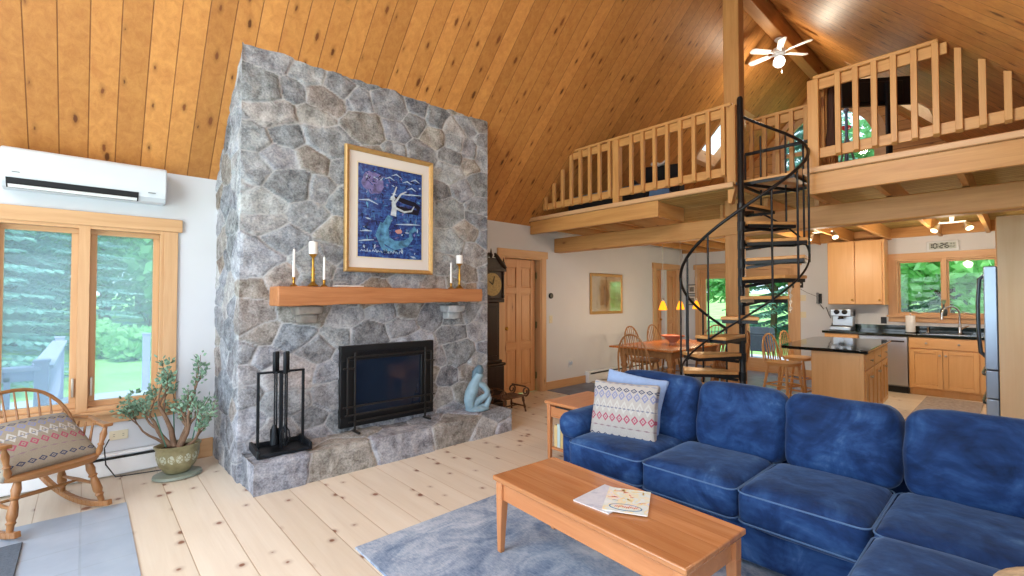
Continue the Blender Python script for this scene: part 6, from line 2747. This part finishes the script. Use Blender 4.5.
decking('wooden_deck', 'pale weathered wooden deck outside the tall window', -3.5, 1.6, YW + .2, 9.8, -.05, 'x')
decking('patio_deck', 'pale wooden deck outside the glass doors', XB + .2, 13.2, 2.0, 6.2, -.05, 'y')
DR = thing('deck_railing', 'pale lavender-white deck railing beyond the tall window', 'railing', (0, 0, -.05))
rail = [((-3.4, 6.2), (-.29, 6.2)), ((-.29, 6.2), (-.27, 9.75))]
for (p, q) in rail:
    mb = MB()
    mb.bar((p[0], p[1], .85), (q[0], q[1], .85), .16, .035)
    mb.bar((p[0], p[1], .78), (q[0], q[1], .78), .04, .09)
    mb.bar((p[0], p[1], .12), (q[0], q[1], .12), .04, .09)
    mb.build('rail', M['railwhite'], DR, bevel=.004)
    L = math.hypot(q[0] - p[0], q[1] - p[1])
    k = int(L / .21)
    for i in range(1, k):
        mb = MB()
        x, y = p[0] + (q[0] - p[0]) * i / k, p[1] + (q[1] - p[1]) * i / k
        mb.box(x - .02, x + .02, y - .02, y + .02, .1, .78)
        mb.build('baluster', M['railwhite'], DR)
for (x, y) in ((-3.4, 6.2), (-.29, 6.2), (-.27, 9.7), (.75, 9.7)):
    mb = MB()
    mb.box(x - .05, x + .05, y - .05, y + .05, 0, .9)
    mb.box(x - .06, x + .06, y - .06, y + .06, .9, .925)
    mb.build('post', M['railwhite'], DR, bevel=.004)
rt = random.Random(21)


def leafquads(mb, c, r, n, s, rnd, flat=.0):
    for _ in range(n):
        v = Vector((rnd.gauss(0, 1), rnd.gauss(0, 1), rnd.gauss(0, 1))).normalized()
        p = Vector(c) + Vector((v.x * r[0], v.y * r[1], v.z * r[2])) * (rnd.random() ** .35)
        a = Vector((rnd.uniform(-1, 1), rnd.uniform(-1, 1), rnd.uniform(-1, 1) * (1 - flat))).normalized()
        b = a.cross(Vector((rnd.uniform(-1, 1), rnd.uniform(-1, 1), rnd.uniform(-1, 1)))).normalized()
        q = s * rnd.uniform(.6, 1.4)
        mb.add([p - a * q, p + b * q * .55, p + a * q, p - b * q * .55], [(0, 1, 2, 3)])


def spruce(h, seed):
    r = random.Random(seed)
    mb = MB()
    nl = 34
    for k in range(nl):
        t = k / (nl - 1)
        z = h * (.04 + .95 * t)
        R = h * .27 * (1 - t) ** .85 + .1
        nb = int(17 - 7 * t)
        for i in range(nb):
            a = 2 * PI * (i + r.random()) / nb
            L = R * r.uniform(.8, 1.15)
            d = Vector((math.cos(a), math.sin(a), 0))
            m_ = max(4, int(L / .13))
            for j in range(m_):
                u = (j + .6) / m_
                p = d * L * u + Vector((0, 0, z + L * (.10 - .50 * u + .22 * u * u)))
                side = Vector((-d.y, d.x, 0))
                w = (.14 + .34 * (1 - u)) * min(1.1, L)
                for s in (-1, 1):
                    e = side * s * w * r.uniform(.7, 1.2) + d * .18 * L / m_ * 3 + Vector((0, 0, -w * r.uniform(.25, .6)))
                    mb.add([p - d * .07, p + e * .5 + d * .06, p + e, p + e * .45 - d * .09], [(0, 1, 2, 3)])
    tr = MB()
    tr.tube([(0, 0, -.3), (0, 0, h * .5), (0, 0, h * .97)], [h * .02, h * .012, .01], 8)
    return mb, tr


def conifer(label, x, y, h, seed, grp='spruces outside'):
    t = thing('spruce_tree', label, 'tree', (x, y, gz(x, y)), rt.uniform(0, 6), grp)
    f, tr = spruce(h, seed)
    f.build('foliage', M['leaf_spruce'], t, smooth=0)
    tr.build('trunk', M['bark'], t)
    return t


def broad(label, x, y, h, rad, seed, mat='leaf_green', n=1900, name='leafy_tree', cat='tree', grp='leafy trees outside', ls=.16):
    r = random.Random(seed)
    t = thing(name, label, cat, (x, y, gz(x, y)), 0, grp)
    mb = MB()
    tr = MB()
    tr.tube([(0, 0, -.3), (r.uniform(-.2, .2), r.uniform(-.2, .2), h * .45), (r.uniform(-.3, .3), r.uniform(-.3, .3), h * .8)], [h * .022, h * .015, h * .006], 8)
    k = 9
    for i in range(k):
        c = Vector((r.uniform(-.6, .6) * rad, r.uniform(-.6, .6) * rad, h * r.uniform(.3, .88)))
        tr.tube([(0, 0, c.z * .55), c * .75 + Vector((0, 0, c.z * .15)), c], [h * .008, h * .005, .01], 6)
        leafquads(mb, c, (rad * .55, rad * .55, h * .15), n // k, ls, r, .3)
    mb.build('foliage', M[mat], t, smooth=0)
    tr.build('trunk', M['bark'], t)
    return t


def shrub(label, x, y, h, rad, seed, mat='leaf_lime', n=1100, grp='shrubs outside'):
    r = random.Random(seed)
    t = thing('garden_shrub', label, 'shrub', (x, y, gz(x, y)), 0, grp)
    mb = MB()
    for i in range(5):
        leafquads(mb, (r.uniform(-.5, .5) * rad, r.uniform(-.5, .5) * rad, h * r.uniform(.35, .65)), (rad * .6, rad * .6, h * .4), n // 5, .12, r, .2)
    mb.build('foliage', M[mat], t, smooth=0)
    st = MB()
    for i in range(5):
        st.tube([(r.uniform(-.1, .1), r.uniform(-.1, .1), -.1), (r.uniform(-.4, .4) * rad, r.uniform(-.4, .4) * rad, h * .6)], [.03, .01], 6)
    st.build('stems', M['bark'], t)
    return t


# beyond the tall window
conifer('tall spruce filling the left pane of the tall window', -2.7, 13.4, 9.5, 1)
conifer('spruce behind the deck railing at the left edge of the tall window', -6.3, 14.5, 10.5, 2)
conifer('spruce farther back, seen between the two panes of the tall window', -1.7, 20.5, 12.5, 3)
broad('pale leafy tree at the right of the tall window view', 2.6, 21.5, 8.5, 2.6, 5, n=3200, ls=.2)
broad('leafy tree far back behind the lawn, seen through the tall window', .6, 26.0, 10, 3.4, 6, n=3200, ls=.24)
broad('large leafy tree at the back of the tall window view, left', -2.6, 31, 11, 4.0, 81, n=3600, ls=.27)
broad('large leafy tree at the back of the tall window view, middle', 2.2, 32, 11, 4.2, 82, n=3600, ls=.27)
broad('large leafy tree at the back of the tall window view, right', 6.8, 31, 11, 4.0, 83, n=3600, ls=.27)
conifer('distant dark spruce in the right pane of the tall window', 4.2, 28, 13, 4)
for i, (x, y, h, r_, lab) in enumerate(((.35, 16.6, 1.15, .8, 'left bright green shrub at the end of the lawn'), (1.25, 15.8, 1.2, .85, 'middle bright green shrub at the end of the lawn'), (2.3, 16.3, 1.25, .95, 'right bright green shrub at the end of the lawn'))):
    shrub(lab, x, y, h, r_, 30 + i)
for i, (x, y, lab) in enumerate(((-1.2, 23.2, 'tall dark shrub behind the lawn, left'), (2.0, 24.0, 'tall dark shrub behind the lawn, middle'), (5.2, 24.5, 'tall dark shrub behind the lawn, right'))):
    shrub(lab, x, y, 4.2, 2.3, 90 + i, 'leaf_green', 2600)
# beyond the kitchen window and glass doors
for i, (x, y, h, r_, lab) in enumerate(((17.0, -.9, 5.2, 1.9, 'leafy tree outside the right half of the kitchen window'), (17.6, 1.3, 5.4, 2.0, 'leafy tree outside the left half of the kitchen window'),
                                       (20.5, .4, 7.5, 2.6, 'tall leafy tree behind the others outside the kitchen window'), (20.2, 3.9, 6.5, 2.3, 'leafy tree beyond the right glass door'),
                                       (20.8, 6.9, 6.5, 2.4, 'leafy tree seen through the middle of the glass doors'), (20.0, 9.6, 6.0, 2.3, 'leafy tree beyond the left glass door'),
                                       (24.5, 3.2, 9.5, 3.2, 'tall leafy tree far behind the house'))):
    broad(lab, x, y, h, r_, 50 + i, 'leaf_lime' if i in (0, 1, 3) else 'leaf_green', 5200, ls=.16)
for i, (x, y, lab) in enumerate(((15.2, 2.4, 'low shrub under the kitchen window view, left'), (15.4, .6, 'low shrub under the kitchen window view, middle'), (15.0, -1.0, 'low shrub under the kitchen window view, right'))):
    shrub(lab, x, y, 1.5, 1.2, 70 + i)
conifer('spruce rising beyond the arched loft window', 22.5, 6.0, 14, 9)
conifer('spruce beyond the gable, right of the arched window', 23.5, 1.2, 13, 10)
# covered grill on the patio
GR = thing('patio_grill', 'dark covered grill on the deck outside the glass doors', 'grill', (12.4, 4.4, -.05))
GR.scale = (.7, .7, .75)
mb = MB()
mb.box(-.3, .3, -.42, .42, .25, .8)
mb.prism([(-.3, .8), (.3, .8), (.22, 1.02), (-.14, 1.05)], 'y', -.42, .42)
mb.build('cover', plain('grey_cover', '#3c434d', .8, 0, .2, .15, 5), GR, bevel=.04, seg=3)
for sx in (-1, 1):
    for sy in (-1, 1):
        mb = MB()
        mb.bar((sx * .24, sy * .36, 0), (sx * .24, sy * .36, .27), .04, .04, up=(0, 1, 0))
        mb.build('leg', M['black'], GR)

# ------------------------------------------------------------------ light
w = bpy.data.worlds.new('daylight')
SC.world = w
w.use_nodes = True
nt = w.node_tree
bg = nt.nodes['Background']
bg.inputs['Color'].default_value = (.76, .89, 1.0, 1)
bg.inputs['Strength'].default_value = 2.2


def area(name, loc, rot, sx, sy, e, col, spread=180):
    l = bpy.data.lights.new(name, 'AREA')
    l.shape = 'RECTANGLE'
    l.size, l.size_y = sx, sy
    l.energy = e
    l.color = col
    l.spread = math.radians(spread)
    o = bpy.data.objects.new(name, l)
    COL.objects.link(o)
    o.location = loc
    o.rotation_euler = rot
    return o


def point(name, loc, e, col, r=.05):
    l = bpy.data.lights.new(name, 'POINT')
    l.energy = e
    l.color = col
    l.shadow_soft_size = r
    o = bpy.data.objects.new(name, l)
    COL.objects.link(o)
    o.location = loc
    return o


su = bpy.data.lights.new('sun', 'SUN')
su.energy = 4.3
su.angle = math.radians(8)
su.color = (1, .97, .9)
so = bpy.data.objects.new('sun', su)
COL.objects.link(so)
so.rotation_euler = Euler((math.radians(38), 0, math.radians(-20)), 'XYZ')
# area lamps added at the unseen windows to stand in for strong daylight
area('window_fill_front', (XF + .05, 2.3, 1.3), (0, math.radians(-90), 0), 2.0, 4.0, 140, (.80, .90, 1))
area('daylight_gable', (XF + .05, 2.27, 3.7), (0, math.radians(-80), 0), 1.6, 2.2, 112, (.88, .94, 1))
area('daylight_right', (-.15, YR + .03, 1.5), (math.radians(90), 0, 0), 2.6, 1.3, 36, (.82, .91, 1))
WARM = (1, .80, .58)
for i, x in enumerate(PENDS):
    point('pendant_light_%d' % i, (x, 3.60, 1.23), 12, (1, .72, .42), .04)
point('fan_light', (7.25, 2.27, 4.68), 26, (1, .86, .66), .09)
for i, (x, y) in enumerate(((8.2, 2.0), (8.35, .62))):
    point('spot_light_%d' % i, (x - .15, y, 2.05), 38, (1, .83, .62), .06)

# unseen lamp added above the seating to brighten this side of the room
HL = thing('added_fill_lamp', 'unseen white globe lamp added over the sofa to brighten the room', 'lamp', (2.9, .75, 3.45))
mb = MB()
mb.tube([(0, 0, .12), (0, 0, zceil(.75) - 3.45)], .006, 6)
mb.lathe([(.05, .08), (.05, .12), (.02, .14)], n=16)
mb.build('stem', M['nickel'], HL)
mb = MB()
mb.ball((0, 0, 0), .1, 20)
mb.build('globe', glow('lamp_globe_glow', '#fff1da', 5), HL, smooth=60)
point('added_fill_light', (2.9, .75, 3.3), 58, (1, .93, .84), .1)

# ------------------------------------------------------------------ camera
cd = bpy.data.cameras.new('camera')
cd.sensor_width = 36
cd.lens = 465.6 / 1024 * 36
cd.clip_start = .05
cd.clip_end = 300
cam = bpy.data.objects.new('camera', cd)
COL.objects.link(cam)
cam.location = (0, 0, 1.45)
cam.rotation_euler = (PI / 2 + math.atan(10 / 465.6), 0, math.radians(47.5 - 90))
SC.camera = cam
SC.view_settings.view_transform = 'Standard'
SC.view_settings.look = 'None'
SC.view_settings.gamma = 1
SC.view_settings.exposure = 0.0
SC.view_settings.use_curve_mapping = False
SC.cycles.use_denoising = True
SC.cycles.max_bounces = 10
SC.cycles.diffuse_bounces = 5
SC.cycles.transparent_max_bounces = 16
SC.cycles.sample_clamp_indirect = 6
